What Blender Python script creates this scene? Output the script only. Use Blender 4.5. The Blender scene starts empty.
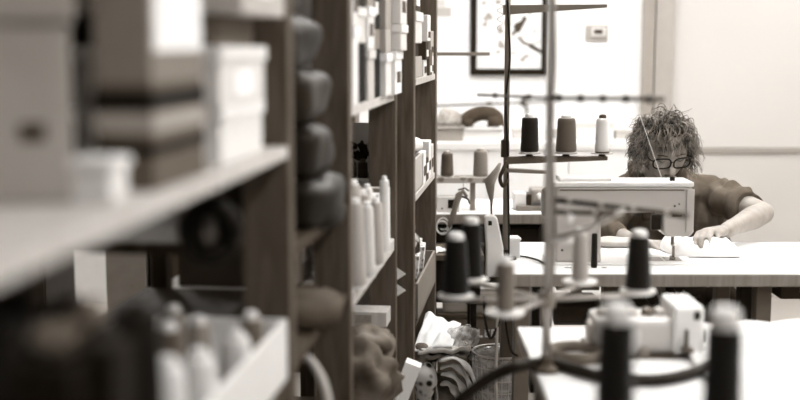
import bpy, math, random
from mathutils import Vector, Matrix, noise
PI = math.pi
SC = bpy.context.scene
COL = SC.collection
F = 1200.0
CAMZ = 1.40
TH = math.atan(155 / F)
ST, CT = math.sin(TH), math.cos(TH)
RA = -math.atan(140 / F)            # the rack runs a little to the right as it goes away

def P(px, py, Y):
    """point of the room seen at a pixel, at distance Y into the room"""
    u, v = (px - 400) / F, (200 - py) / F
    d = Vector((u, v * ST + CT, v * CT - ST))
    k = Y / d.y
    return Vector((d.x * k, Y, CAMZ + d.z * k))

def Q(px, py, z):
    u, v = (px - 400) / F, (200 - py) / F
    d = Vector((u, v * ST + CT, v * CT - ST))
    k = (z - CAMZ) / d.z
    return Vector((d.x * k, d.y * k, z))

def rk(x, y, z):
    """rack coordinates: x = -0.4 is the aisle face, y runs along the rack"""
    c, s = math.cos(RA), math.sin(RA)
    return Vector((x * c - y * s, x * s + y * c, z))

# ------------------------------------------------------------------ materials
def lin(c):
    return c / 12.92 if c <= 0.04045 else ((c + 0.055) / 1.055) ** 2.4
def sep(v):
    w = min(1, 6 * v * (1 - v)) if v < .5 else 4 * v * (1 - v)
    w *= 1.25 - .85 * v
    return (lin(min(1, v + .034 * w)), lin(max(0, v - .002 * w)), lin(max(0, v - .042 * w)), 1)
MATS = {}
def mat(kind, v, rough=.6, v2=None, scale=20.0, metal=0.0):
    key = (kind, v, rough, v2, scale, metal)
    if key in MATS: return MATS[key]
    m = bpy.data.materials.new('%s_%d' % (kind, int(v * 100))); m.use_nodes = True
    nt = m.node_tree; N = nt.nodes; L = nt.links
    b = N['Principled BSDF']
    b.inputs['Roughness'].default_value = rough
    b.inputs['Metallic'].default_value = metal
    if kind not in ('enamel', 'steel', 'skin', 'glass', 'film'): b.inputs['Specular IOR Level'].default_value = .12 if kind in ('wood', 'thread', 'card', 'paper', 'ink', 'print', 'laminate') else .22; b.inputs['Specular Tint'].default_value = (1, .87, .72, 1)
    c1 = sep(v); c2 = sep(v2 if v2 is not None else max(0, v - .06))
    def ramp(fac, lo=.3, hi=.7):
        r = N.new('ShaderNodeValToRGB'); r.color_ramp.elements[0].position = lo; r.color_ramp.elements[1].position = hi
        r.color_ramp.elements[0].color = c2; r.color_ramp.elements[1].color = c1
        L.new(fac, r.inputs[0]); L.new(r.outputs[0], b.inputs['Base Color']); return r
    def bump(fac, s, dist=.002):
        q = N.new('ShaderNodeBump'); q.inputs['Strength'].default_value = s; q.inputs['Distance'].default_value = dist
        L.new(fac, q.inputs['Height']); L.new(q.outputs[0], b.inputs['Normal'])
    tc = N.new('ShaderNodeTexCoord')
    if kind == 'wood':
        mp = N.new('ShaderNodeMapping'); mp.inputs['Scale'].default_value = (14, 14, 1.4)
        L.new(tc.outputs['Object'], mp.inputs[0])
        n = N.new('ShaderNodeTexNoise'); n.inputs['Scale'].default_value = 3; n.inputs['Detail'].default_value = 6; n.inputs['Distortion'].default_value = 1.2
        L.new(mp.outputs[0], n.inputs[0]); ramp(n.outputs[0], .32, .68); bump(n.outputs[0], .25)
    elif kind == 'thread':
        w = N.new('ShaderNodeTexWave'); w.bands_direction = 'Z'; w.inputs['Scale'].default_value = 90; w.inputs['Distortion'].default_value = .6
        L.new(tc.outputs['Object'], w.inputs[0]); ramp(w.outputs[0], 0, 1); bump(w.outputs[0], .4, .0008)
        b.inputs['Sheen Weight'].default_value = .15
    elif kind == 'fabric':
        n = N.new('ShaderNodeTexNoise'); n.inputs['Scale'].default_value = scale; n.inputs['Detail'].default_value = 5
        L.new(tc.outputs['Object'], n.inputs[0]); ramp(n.outputs[0]); bump(n.outputs[0], .3, .003)
    elif kind == 'weave':
        w = N.new('ShaderNodeTexChecker'); w.inputs['Scale'].default_value = scale
        w.inputs['Color1'].default_value = c1; w.inputs['Color2'].default_value = c2
        L.new(tc.outputs['Object'], w.inputs[0]); L.new(w.outputs[0], b.inputs['Base Color']); bump(w.outputs[1], .3, .003)
    elif kind == 'print':
        n = N.new('ShaderNodeTexVoronoi'); n.inputs['Scale'].default_value = scale
        L.new(tc.outputs['Object'], n.inputs[0]); ramp(n.outputs[0], .25, .5)
    elif kind == 'hair':
        g = N.new('ShaderNodeNewGeometry'); n = N.new('ShaderNodeTexNoise'); n.inputs['Scale'].default_value = 34; n.inputs['Detail'].default_value = 2
        L.new(tc.outputs['Object'], n.inputs[0]); ma = N.new('ShaderNodeMath'); ma.operation = 'MULTIPLY_ADD'; ma.inputs[1].default_value = .35
        L.new(g.outputs['Random Per Island'], ma.inputs[0]); L.new(n.outputs[0], ma.inputs[2]); ramp(ma.outputs[0], .46, .90)
        b.inputs['Specular IOR Level'].default_value = .6
    elif kind == 'glass':
        b.inputs['Base Color'].default_value = c1; b.inputs['Transmission Weight'].default_value = 1.0
        b.inputs['IOR'].default_value = 1.25
    elif kind == 'film':
        t = N.new('ShaderNodeBsdfTransparent'); mx = N.new('ShaderNodeMixShader')
        n = N.new('ShaderNodeTexNoise'); n.inputs['Scale'].default_value = scale; n.inputs['Detail'].default_value = 3; n.inputs['Distortion'].default_value = 1
        L.new(tc.outputs['Object'], n.inputs[0])
        r = N.new('ShaderNodeValToRGB'); r.color_ramp.elements[0].position = .35; r.color_ramp.elements[1].position = .7
        r.color_ramp.elements[0].color = (.15, .15, .15, 1); r.color_ramp.elements[1].color = (.75, .75, .75, 1)
        L.new(n.outputs[0], r.inputs[0]); L.new(r.outputs[0], mx.inputs[0])
        b.inputs['Base Color'].default_value = c1; bump(n.outputs[0], .8, .01)
        L.new(t.outputs[0], mx.inputs[1]); L.new(b.outputs[0], mx.inputs[2]); L.new(mx.outputs[0], N['Material Output'].inputs[0])
    elif kind == 'clear':
        t = N.new('ShaderNodeBsdfTransparent'); g = N.new('ShaderNodeBsdfGlossy'); g.inputs['Roughness'].default_value = .05
        fr = N.new('ShaderNodeFresnel'); fr.inputs[0].default_value = 1.35; mx = N.new('ShaderNodeMixShader')
        L.new(fr.outputs[0], mx.inputs[0]); L.new(t.outputs[0], mx.inputs[1]); L.new(g.outputs[0], mx.inputs[2]); L.new(mx.outputs[0], N['Material Output'].inputs[0])
    elif kind == 'skin':
        n = N.new('ShaderNodeTexNoise'); n.inputs['Scale'].default_value = 35
        L.new(tc.outputs['Object'], n.inputs[0]); ramp(n.outputs[0]); bump(n.outputs[0], .2, .002)
        b.inputs['Subsurface Weight'].default_value = .1; b.inputs['Subsurface Radius'].default_value = (.01, .006, .004); b.inputs['Subsurface Scale'].default_value = 1
    else:   # plain: painted, plastic, card, paper
        n = N.new('ShaderNodeTexNoise'); n.inputs['Scale'].default_value = scale; n.inputs['Detail'].default_value = 3
        L.new(tc.outputs['Object'], n.inputs[0]); c2 = sep(v2 if v2 is not None else max(0, v - .025)); ramp(n.outputs[0], .25, .75)
    MATS[key] = m
    return m
def emis(v, strength):
    m = bpy.data.materials.new('lamp_glow'); m.use_nodes = True
    b = m.node_tree.nodes['Principled BSDF']; b.inputs['Base Color'].default_value = sep(v)
    b.inputs['Emission Color'].default_value = (1, .993, .98, 1); b.inputs['Emission Strength'].default_value = strength
    return m

# ------------------------------------------------------------------ mesh building
class MB:
    def __init__(s): s.v = []; s.f = []
    def add(s, vs, fs):
        k = len(s.v); s.v += [tuple(v) for v in vs]; s.f += [tuple(i + k for i in f) for f in fs]; return s
    def box(s, c, d, rz=0, ry=0, rx=0, taper=1.0):
        m = Matrix.Rotation(rz, 3, 'Z') @ Matrix.Rotation(ry, 3, 'Y') @ Matrix.Rotation(rx, 3, 'X')
        vs = []
        for z in (-.5, .5):
            t = taper if z > 0 else 1
            for x, y in ((-.5, -.5), (.5, -.5), (.5, .5), (-.5, .5)):
                vs.append(Vector(c) + m @ Vector((x * d[0] * t, y * d[1] * t, z * d[2])))
        return s.add(vs, [(3, 2, 1, 0), (4, 5, 6, 7), (0, 1, 5, 4), (1, 2, 6, 5), (2, 3, 7, 6), (3, 0, 4, 7)])
    def lathe(s, prof, c=(0, 0, 0), seg=24, m=None):
        vs = []; fs = []; n = len(prof)
        m = m or Matrix.Identity(3)
        for r, z in prof:
            for k in range(seg):
                a = 2 * PI * k / seg
                vs.append(Vector(c) + m @ Vector((r * math.cos(a), r * math.sin(a), z)))
        for i in range(n - 1):
            for k in range(seg):
                k2 = (k + 1) % seg
                fs.append((i * seg + k, i * seg + k2, (i + 1) * seg + k2, (i + 1) * seg + k))
        fs.append(tuple(range(seg - 1, -1, -1))); fs.append(tuple(range((n - 1) * seg, n * seg)))
        return s.add(vs, fs)
    def tube(s, pts, r, seg=10, closed=False, sq=1.0, caps=True):
        pts = [Vector(p) for p in pts]; n = len(pts)
        R = list(r) if isinstance(r, (list, tuple)) else [r] * n
        t0 = (pts[1] - pts[0]).normalized()
        up = Vector((0, 0, 1)) if abs(t0.z) < .9 else Vector((1, 0, 0))
        a = t0.cross(up).normalized()
        vs = []; fs = []
        for i in range(n):
            if closed: t = (pts[(i + 1) % n] - pts[i - 1]).normalized()
            elif i == 0: t = t0
            elif i == n - 1: t = (pts[-1] - pts[-2]).normalized()
            else: t = (pts[i + 1] - pts[i - 1]).normalized()
            a = (a - t * a.dot(t)).normalized(); b = t.cross(a)
            for k in range(seg):
                g = 2 * PI * k / seg
                vs.append(pts[i] + a * (R[i] * math.cos(g)) + b * (R[i] * sq * math.sin(g)))
        m = n if closed else n - 1
        for i in range(m):
            j = (i + 1) % n
            for k in range(seg):
                k2 = (k + 1) % seg
                fs.append((i * seg + k, i * seg + k2, j * seg + k2, j * seg + k))
        if not closed and caps:
            fs.append(tuple(range(seg - 1, -1, -1))); fs.append(tuple(range((n - 1) * seg, n * seg)))
        return s.add(vs, fs)
    def limb(s, pts, r, seg=14, sq=1.0):
        """tapered limb with rounded ends"""
        pts = [Vector(p) for p in pts]
        d0 = (pts[0] - pts[1]).normalized(); d1 = (pts[-1] - pts[-2]).normalized()
        pp = []; rr = []
        for q in (1.0, .8, .45): pp.append(pts[0] + d0 * r[0] * q); rr.append(r[0] * math.sqrt(max(.01, 1 - q * q)))
        pp += pts; rr += list(r)
        for q in (.45, .8, 1.0): pp.append(pts[-1] + d1 * r[-1] * q); rr.append(r[-1] * math.sqrt(max(.01, 1 - q * q)))
        return s.tube(pp, rr, seg, sq=sq)
    def blob(s, c, d, m=None, seg=20, rings=12, amp=0.0, sc=8.0, seed=0, power=1.0, flat=False):
        m = m or Matrix.Identity(3); vs = []; fs = []
        def sp(x): return math.copysign(abs(x) ** power, x)
        for i in range(rings + 1):
            th = PI * i / rings
            for k in range(seg):
                ph = 2 * PI * k / seg
                n = Vector((sp(math.sin(th)) * sp(math.cos(ph)), sp(math.sin(th)) * sp(math.sin(ph)), sp(math.cos(th))))
                q = Vector((n.x * d[0] / 2, n.y * d[1] / 2, n.z * d[2] / 2))
                if amp: q += n * amp * noise.noise((q + Vector((seed * 7.1, seed * 3.3, 0))) * sc)
                if flat: q.z = max(q.z, -d[2] / 2 * .8)
                vs.append(Vector(c) + m @ q)
        for i in range(rings):
            for k in range(seg):
                k2 = (k + 1) % seg
                fs.append((i * seg + k, (i + 1) * seg + k, (i + 1) * seg + k2, i * seg + k2))
        return s.add(vs, fs)
    def sheet(s, f, nu, nv, th=0.0):
        """f(u,v)->point; optional thickness downward"""
        k = []
        vs = [Vector(f(i / nu, j / nv)) for j in range(nv + 1) for i in range(nu + 1)]
        fs = [(j * (nu + 1) + i, j * (nu + 1) + i + 1, (j + 1) * (nu + 1) + i + 1, (j + 1) * (nu + 1) + i) for j in range(nv) for i in range(nu)]
        return s.add(vs, fs)
    def prism(s, poly, y0, y1):
        """polygon in x,z extruded along y"""
        n = len(poly)
        vs = [Vector((x, y0, z)) for x, z in poly] + [Vector((x, y1, z)) for x, z in poly]
        fs = [tuple(range(n)), tuple(range(2 * n - 1, n - 1, -1))]
        for i in range(n):
            j = (i + 1) % n; fs.append((i, i + n, j + n, j))
        return s.add(vs, fs)

def obj(name, mb, m, parent=None, loc=(0, 0, 0), rz=0, bev=0, smooth=False, solid=0, sub=0, rot=None):
    me = bpy.data.meshes.new(name); me.from_pydata(mb.v, [], mb.f)
    me.materials.append(m)
    if smooth:
        for p in me.polygons: p.use_smooth = True
    o = bpy.data.objects.new(name, me); COL.objects.link(o)
    o.location = loc; o.rotation_euler = rot if rot else (0, 0, rz)
    import bmesh
    bm = bmesh.new(); bm.from_mesh(me); bmesh.ops.recalc_face_normals(bm, faces=bm.faces); bm.to_mesh(me); bm.free()
    if parent: o.parent = parent
    if bev:
        q = o.modifiers.new('bevel', 'BEVEL'); q.width = bev; q.segments = 2; q.limit_method = 'ANGLE'; q.angle_limit = .7
    if solid:
        q = o.modifiers.new('solid', 'SOLIDIFY'); q.thickness = solid; q.offset = 0
    if sub:
        q = o.modifiers.new('sub', 'SUBSURF'); q.levels = sub; q.render_levels = sub
    return o
def tag(o, label, cat, group=None):
    o['label'] = label; o['category'] = cat
    if group: o['group'] = group
    return o
def thing(name, label, cat, loc=(0, 0, 0), rz=0, group=None):
    o = bpy.data.objects.new(name, None); COL.objects.link(o); o.empty_display_size = .05
    o.location = loc; o.rotation_euler = (0, 0, rz)
    return tag(o, label, cat, group)
def struct(name, mb, m, **k):
    o = obj(name, mb, m, **k); o['kind'] = 'structure'; return o
def fuse(name, mb, m, parent, voxel, it=3, displace=None):
    o = obj(name, mb, m, parent)
    q = o.modifiers.new('fuse', 'REMESH'); q.mode = 'VOXEL'; q.voxel_size = voxel; q.use_smooth_shade = True
    q = o.modifiers.new('smooth', 'SMOOTH'); q.iterations = it; q.factor = .5
    dg = bpy.context.evaluated_depsgraph_get(); dg.update()
    me = bpy.data.meshes.new_from_object(o.evaluated_get(dg), depsgraph=dg)
    o.modifiers.clear(); o.data = me
    if not me.materials: me.materials.append(m)
    if displace:
        nv = [displace(v.co.copy(), v.normal.copy()) for v in me.vertices]
        for v, c in zip(me.vertices, nv): v.co = c
    for p in me.polygons: p.use_smooth = True
    return o
def B(c, d, **k): return MB().box(c, d, **k)
def crv(pts, n=8):
    """smooth curve through the points"""
    pts = [Vector(p) for p in pts]; out = []
    q = [pts[0] * 2 - pts[1]] + pts + [pts[-1] * 2 - pts[-2]]
    for i in range(1, len(q) - 2):
        for k in range(n):
            t = k / n; a, b, c, d = q[i - 1], q[i], q[i + 1], q[i + 2]
            out.append(.5 * ((2 * b) + (c - a) * t + (2 * a - 5 * b + 4 * c - d) * t * t + (3 * b - a - 3 * c + d) * t ** 3))
    out.append(pts[-1]); return out
rnd = random.Random(5)

# ------------------------------------------------------------------ room
WY = 6.6
XS = P(672, 100, WY).x
XL = P(641, 100, WY).x
struct('floor', B((.5, 2.5, -.05), (6.4, 8.4, .1)), mat('plain', .66, .4, .62, 3))
struct('ceiling', B((.5, 2.5, 2.95), (6.4, 8.4, .1)), mat('plain', .75, .8))
struct('wall_back', B(((XL - 2.65) / 2, WY + .05, 1.45), (XL + 2.65, .1, 2.9)), mat('plain', .95, .7, .935, 1.5))
struct('wall_left', B((-2.65, 2.5, 1.45), (.1, 8.2, 2.9)), mat('plain', .5, .7))
struct('wall_right', B((3.65, 2.5, 1.45), (.1, 8.2, 2.9)), mat('plain', .75, .7))
struct('wall_front', B((.5, -1.55, 1.45), (6.2, .1, 2.9)), mat('plain', .5, .7))
# sliding partition to the right of the post, with its groove and lower panel
struct('wall_partition', B(((XS + 3.6) / 2, WY + .03, 1.87), (3.6 - XS, .06, 2.06)), mat('plain', .80, .55, .785, 1.2))
zr = P(740, 150, WY).z
struct('wall_partition_lower', B(((XS + 3.6) / 2, WY + .03, zr / 2), (3.6 - XS, .06, zr - .012)), mat('plain', .775, .55, .76, 1.2))
struct('trim_rail', B(((XS + .1 + 3.6) / 2, WY + .0, zr), (3.5 - XS, .03, .026)), mat('plain', .62, .4))
struct('trim_1', B(((XL + P(652, 0, WY).x) / 2, WY - .0, 1.45), (.058, .12, 2.9)), mat('plain', .60, .5))
struct('trim_2', B(((P(654, 0, WY).x + XS) / 2, WY + .01, 1.45), (.10, .10, 2.9)), mat('plain', .66, .5))
struct('baseboard_back', B((-.6, WY - .01, .05), (3.8, .02, .1)), mat('plain', .8, .5))
struct('baseboard_partition', B(((XS + 3.6) / 2, WY - .012, .03), (3.6 - XS, .024, .06)), mat('plain', .72, .5))

# ceiling lights (fluorescent trays); the last is an added fill for the white board
LG = emis(.95, 14.0)
for k, (x, y) in enumerate([(2.5, 5.2), (2.2, 3.6), (.6, 5.3), (.9, 3.9), (-1.6, 5.6), (1.5, 1.9), (.9, .1), (-1.9, 6.15)]):
    t = thing('ceiling_light', 'fluorescent ceiling tray light above the sewing room, %s' %
              ['over the partition wall corner', 'over the end of the seated person\'s table', 'over the wall counter', 'over the sewing machines',
               'over the tall cabinets', 'over the near table', 'over the viewer', 'added to brighten the white board behind the cabinets'][k], 'lamp', (x, y, 2.9), group='ceiling lights')
    obj('housing', B((0, 0, -.03), (.36, 1.24, .06)), mat('paint', .9, .5), t, bev=.005)
    obj('diffuser', B((0, 0, -.066), (.30, 1.18, .012)), LG, t)

# thermostat
c = P(596.5, 33, WY)
t = thing('thermostat', 'small thermostat with dark display on the white wall', 'thermostat', (c.x, WY, c.z))
obj('back_plate', B((0, -.006, 0), (.122, .012, .085)), mat('plastic', .66, .5), t, bev=.003)
obj('cover', B((.008, -.018, .006), (.078, .014, .05)), mat('plastic', .84, .4), t, bev=.004)
obj('display', B((.006, -.0265, .007), (.046, .004, .022)), mat('plastic', .22, .2), t)

# framed picture: dark frame, white sheet, loose ink blossoms, a perching bird
a0 = P(470, 75, WY); a1 = P(547, 75, WY)
pw = a1.x - a0.x; zb = a0.z; ph = .62; fw = .034
t = thing('framed_picture', 'dark framed ink painting of a bird and blossom branch on white wall', 'picture', ((a0.x + a1.x) / 2, WY, zb))
fm = mat('wood', .12, .45, .07)
for nm, cc, dd in (('frame_rail', (0, -.015, fw / 2), (pw, .03, fw)), ('frame_rail', (0, -.015, ph - fw / 2), (pw, .03, fw)),
                   ('frame_stile', (-pw / 2 + fw / 2, -.015, ph / 2), (fw, .03, ph - 2 * fw)), ('frame_stile', (pw / 2 - fw / 2, -.015, ph / 2), (fw, .03, ph - 2 * fw))):
    obj(nm, B(cc, dd), fm, t, bev=.003)
sheet = obj('paper_sheet', B((0, -.006, ph / 2), (pw - 2 * fw, .012, ph - 2 * fw)), mat('paper', .93, .7), t)
def ink(name, pts, v):
    """pts in photo pixels -> thin inked shape on the sheet"""
    m = MB(); base = Vector(((a0.x + a1.x) / 2, 0, zb))
    for kind, *g in pts:
        if kind == 'e':
            px, py, w, h, ang = g; q = P(px, py, WY); k = WY / F
            n = 14; ring = []
            for i in range(n):
                a = 2 * PI * i / n; rr = 1 + .22 * math.sin(3 * a + px)
                x = w / 2 * k * math.cos(a) * rr; z = h / 2 * k * math.sin(a) * rr
                ring.append((q.x - base.x + x * math.cos(ang) - z * math.sin(ang), q.z - base.z + x * math.sin(ang) + z * math.cos(ang)))
            m.prism(ring, -.0135, -.012)
        else:
            w, *ps = g; k = WY / F
            for (x0, y0), (x1, y1) in zip(ps, ps[1:]):
                u, v_ = P(x0, y0, WY), P(x1, y1, WY); d = Vector((v_.x - u.x, v_.z - u.z)).normalized(); nrm = Vector((-d.y, d.x)) * w * k / 2
                m.prism([(u.x - base.x + nrm.x, u.z - base.z + nrm.y), (v_.x - base.x + nrm.x * .7, v_.z - base.z + nrm.y * .7),
                         (v_.x - base.x - nrm.x * .7, v_.z - base.z - nrm.y * .7), (u.x - base.x - nrm.x, u.z - base.z - nrm.y)], -.0135, -.012)
    return obj(name, m, mat('ink', v, .8, v + .12, 60), t)
ink('inked_bird', [('e', 519, 26, 8, 14, -.65), ('e', 524, 19, 5, 5, 0), ('l', 3.5, (517, 29), (512, 35))], .22)
ink('inked_branch', [('l', 2.6, (518, 37), (523, 43), (531, 45), (541, 53)), ('l', 4.5, (529, 45), (541, 52)), ('l', .8, (531, 45), (541, 41)), ('l', .8, (524, 43), (521, 34))], .32)
ink('inked_blossoms', [('e', 488, 17, 9, 7, .4), ('e', 485, 24, 6, 4, 1), ('e', 484, 3, 5, 3, 0), ('e', 498, 2, 6, 5, 0), ('e', 501, 45, 6, 9, .6), ('e', 500, 30, 5, 9, 0),
                       ('e', 498, 52, 5, 3, .5), ('e', 513, 53, 4, 2, 0), ('e', 513, 48, 3, 2, 0), ('e', 525, 57, 9, 3, .6), ('e', 522, 60, 5, 3, -.4),
                       ('e', 534, 32, 2, 3, 0), ('e', 536, 29, 2, 2, 0), ('e', 507, 23, 5, 7, .5)], .56)

# counter along the back wall and what lies on it
zc = P(450, 138, 6.3).z
x0, x1 = P(405, 138, 6.3).x, P(640, 138, 6.3).x
t = thing('wall_counter', 'long white counter against the white back wall', 'counter', ((x0 + x1) / 2, 6.3, 0))
obj('worktop', B((0, 0, zc - .02), (x1 - x0, .58, .04)), mat('paint', .9, .5), t, bev=.004)
for k in range(3):
    w = (x1 - x0) / 3
    d = obj('cupboard_door', B((-w + k * w, -.27, (zc - .04) / 2 + .04), (w - .004, .02, zc - .05)), mat('paint', .93, .5), t, bev=.003)
obj('carcass', B((0, .01, (zc - .04) / 2), (x1 - x0 - .01, .52, zc - .04)), mat('paint', .85, .6), t)
def on(px, Y, z): return Vector(((px - 400) / F * (Y * CT - (z - CAMZ) * ST), Y, z))
def basket(name, label, px, Y, z, w, d, h, v, cat='basket', rim=True, rz=0, hollow=True):
    p = on(px, Y, z); m = MB()
    m.box((0, 0, .006), (w * .88, d * .88, .012))
    for sx in (-1, 1):
        m.box((sx * (w / 2 - .008), 0, h / 2), (.01, d, h)); m.box((0, sx * (d / 2 - .006), h / 2), (w, .01, h))
    o = obj(name, m, mat('plastic', v, .45), None, p, rz=rz, bev=.003); tag(o, label, cat)
    if rim:
        r = MB()
        for sx in (-1, 1):
            r.box((sx * (w / 2), 0, h), (.02, d + .02, .012)); r.box((0, sx * (d / 2), h), (w + .02, .02, .012))
        obj('rim', r, mat('plastic', min(.95, v + .05), .45), o, bev=.003)
    return o
basket('storage_basket', 'white plastic basket holding a dark bag on the wall counter', 481, 6.2, zc, .20, .26, .065, .86)
basket('storage_bin', 'grey plastic bin with pale fleece on the wall counter', 448, 6.2, zc, .14, .26, .07, .60)
p = on(448, 6.2, zc + .02)
tag(obj('fleece', MB().blob((0, 0, .08), (.135, .2, .13), amp=.02, sc=22, seed=3), mat('fabric', .72, .9, .5, 60), None, p, smooth=True), 'fluffy pale fleece piled in the grey bin on counter', 'fabric')
p = on(481, 6.2, zc + .02)
m = MB().tube(crv([(-.085, 0, .04), (-.07, 0, .085), (0, 0, .115), (.07, 0, .1), (.085, 0, .04)], 5), .026, 10, sq=1.6)
m.box((.06, 0, .07), (.05, .1, .06)); m.box((-.065, 0, .06), (.04, .1, .05))
bg = obj('dark_bag', m, mat('fabric', .28, .7, .2), None, p, smooth=True); tag(bg, 'dark bag with arched handle sitting in the white basket', 'bag')
for px, w, h, v, lb in ((522, .10, .05, .82, 'pale carton on the wall counter behind the dark thread cone'), (592, .20, .085, .84, 'wide pale carton on the wall counter behind the cones'),
                        (560, .09, .045, .78, 'small greyish carton on the wall counter behind grey cone'), (622, .09, .04, .76, 'small grey carton at the counter end by the wall post')):
    p = on(px, 6.3, zc)
    o = obj('carton', B((0, 0, h / 2), (w, .16, h)), mat('card', v, .7), None, p, bev=.002); tag(o, lb, 'box')
    obj('lid', B((0, 0, h * .85), (w + .006, .166, h * .3 + .003)), mat('card', v - .06, .7), o, bev=.002)
# papers pinned on the wall at the rack end
for px, py, w, h, v, lb in ((443, 12, .09, .05, .72, 'grey note sheet pinned on wall above another beside rack'), (438, 3, .08, .04, .8, 'pale note slip pinned high on wall beside rack')):
    q = P(px, py, WY)
    tag(obj('wall_note', B((0, -.002, 0), (w, .003, h)), mat('paper', v, .8), None, (q.x, WY, q.z)), lb, 'paper')

# ------------------------------------------------------------------ tall cabinets beyond the rack
for nm, xa, xb, v, v2, lb in (('tall_cabinet', -150, -40, .20, .14, 'very dark tall cabinet at far left beyond the shelving'),
                          ('tall_cabinet', 20, 42, .20, .14, 'narrow dark tall cabinet between two bright gaps beyond the shelving'),
                          ('tall_locker', 104, 146, .60, .56, 'grey narrow locker beyond the shelving'),
                          ('tall_cabinet', 149, 228, .31, .24, 'dark brown wooden cabinet beside the grey locker'),
                          ('tall_cabinet', 230, 356, .36, .28, 'brown wooden cabinet nearest the window side behind shelf posts')):
    Y = 5.0; X0, X1 = P(xa, 250, Y).x, P(xb, 250, Y).x; w = X1 - X0
    t = thing(nm, lb.replace('nearest the window side ', 'rightmost of the row, ') if 'nearest' in lb else lb, 'cabinet', ((X0 + X1) / 2, Y + .25, 0))
    mm = mat('paint', v, .5, v2) if nm == 'tall_locker' else mat('wood', v, .5, v2)
    obj('carcass', B((0, .01, .95), (w, .46, 1.9)), mm, t, bev=.004)
    for k in range(2 if w > .45 else 1):
        n = 2 if w > .45 else 1
        d = obj('door', B((-w / 2 + (k + .5) * w / n, -.235, .97), (w / n - .008, .022, 1.8)), mm, t, bev=.003)
        obj('handle', B((-w / 2 + (k + .85) * w / n, -.258, 1.05), (.012, .02, .12)), mat('steel', .4, .3, metal=1), d)

for pa, pb, lb in ((66, 112, 'tall white board standing in the gap beside the grey locker'), (-8, 34, 'white board standing in the gap at the far left')):
    a, b = P(pa, 250, 6.4).x, P(pb, 250, 6.4).x
    o = obj('white_board', B((0, 0, .75), (b - a, .025, 1.5)), mat('laminate', .93, .5), None, ((a + b) / 2, 6.42, 0), bev=.003); tag(o, lb, 'board')
    obj('edge_strip', B((0, 0, 1.508), (b - a + .004, .03, .012)), mat('plastic', .8, .4), o)
# ------------------------------------------------------------------ the shelving rack
rack = thing('storage_rack', 'long brown wooden shelving rack running along the left of the aisle', 'shelving', rk(0, 0, 0), RA)
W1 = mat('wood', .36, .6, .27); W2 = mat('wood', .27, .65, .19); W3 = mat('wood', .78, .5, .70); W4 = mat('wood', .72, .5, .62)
def rpx(px, y): return (px - 540) / F * y
def post(pxa, pxb, y, dp, m=W1, h=2.1):
    a, b = rpx(pxa, y), rpx(pxb, y)
    obj('post', B(((a + b) / 2, y + dp / 2, h / 2), (b - a, dp, h)), m, rack, bev=.002)
post(236, 286, 1.88, .04); post(310, 348, 2.48, .04); post(368, 395.5, 3.30, .04)
for y, w in ((1.9, .05), (2.5, .035), (3.32, .05), (.5, .05)):
    obj('post', B((-.86 if y != 2.5 else -.815, y, 1.05), (w, .04, 2.1)), W2, rack, bev=.002)
obj('post', B((-.42, .5, 1.05), (.04, .04, 2.1)), W2, rack, bev=.002)
def shelf(z, y0, y1, th=.028, m=W3, x0=-.84, x1=-.4, nm='shelf'):
    obj(nm, B(((x0 + x1) / 2, (y0 + y1) / 2, z - th / 2), (x1 - x0, y1 - y0, th)), m, rack, bev=.002)
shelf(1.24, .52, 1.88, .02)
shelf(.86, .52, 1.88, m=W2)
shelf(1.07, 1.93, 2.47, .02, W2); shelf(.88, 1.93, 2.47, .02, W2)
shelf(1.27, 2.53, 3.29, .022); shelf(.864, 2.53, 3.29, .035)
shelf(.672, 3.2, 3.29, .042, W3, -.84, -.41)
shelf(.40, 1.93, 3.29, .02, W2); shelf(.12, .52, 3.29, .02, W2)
rack2 = thing('shelving_unit', 'second brown wooden shelving unit at the far end of the aisle row', 'shelving', rk(0, 0, 0), RA)
for a_, b_, y in ((396, 414, 3.36), (414.5, 436, 4.04)):
    obj('post', B(((rpx(a_, y) + rpx(b_, y)) / 2, y + .022, 1.05), (rpx(b_, y) - rpx(a_, y), .044, 2.1)), W1, rack2, bev=.002)
for y in (3.38, 4.06): obj('post', B((-.80, y, 1.05), (.05, .04, 2.1)), W2, rack2, bev=.002)
rack_ = rack; rack = rack2
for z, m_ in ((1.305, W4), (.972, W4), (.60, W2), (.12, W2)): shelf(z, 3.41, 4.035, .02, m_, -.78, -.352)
rack = rack_
q = P(366, 323, 3.5)
obj('shelf_label', B((rpx(362, 3.2), 3.1985, .652), (.045, .002, .024)), mat('paper', .62, .8, .5, 200), rack)

def cart(name, label, x0, x1, y0, y1, z, h, v, lid=0, lv=None, cat='box', stripe=None, side=None, kind='card', lz=None, hole=None, rzz=0):
    """box on the rack: spans in rack coordinates"""
    cx, cy = (x0 + x1) / 2, (y0 + y1) / 2; w, d = x1 - x0, y1 - y0
    hb = h - lid if lid else h
    o = obj(name, B((0, 0, hb / 2), (w, d, hb)), mat(kind, v, .75), None, rk(cx, cy, z), rz=RA + rzz, bev=.002)
    tag(o, label, cat)
    if lid: obj('lid', B((0, 0, h - lid / 2), (w + .008, d + .008, lid)), mat(kind, lv if lv is not None else v + .04, .7), o, bev=.002)
    for s in (stripe or []):
        zz, hh, vv = s
        obj('printed_band', MB().box((0, 0, zz), (w + .003, d + .003, hh)), mat('ink', vv, .7), o)
    if side:  # a panel on the aisle face
        zz, hh, vv, fr = side
        obj('side_label', B((w / 2 + .001, 0, zz), (.002, d * fr, hh)), mat('paper', vv, .7), o)
    if hole:
        obj('hand_hole', B((hole[0], -d / 2 - .0005, hole[1]), (hole[2], .002, hole[3])), mat('plastic', .2, .9), o, bev=.0005)
    return o

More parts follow.
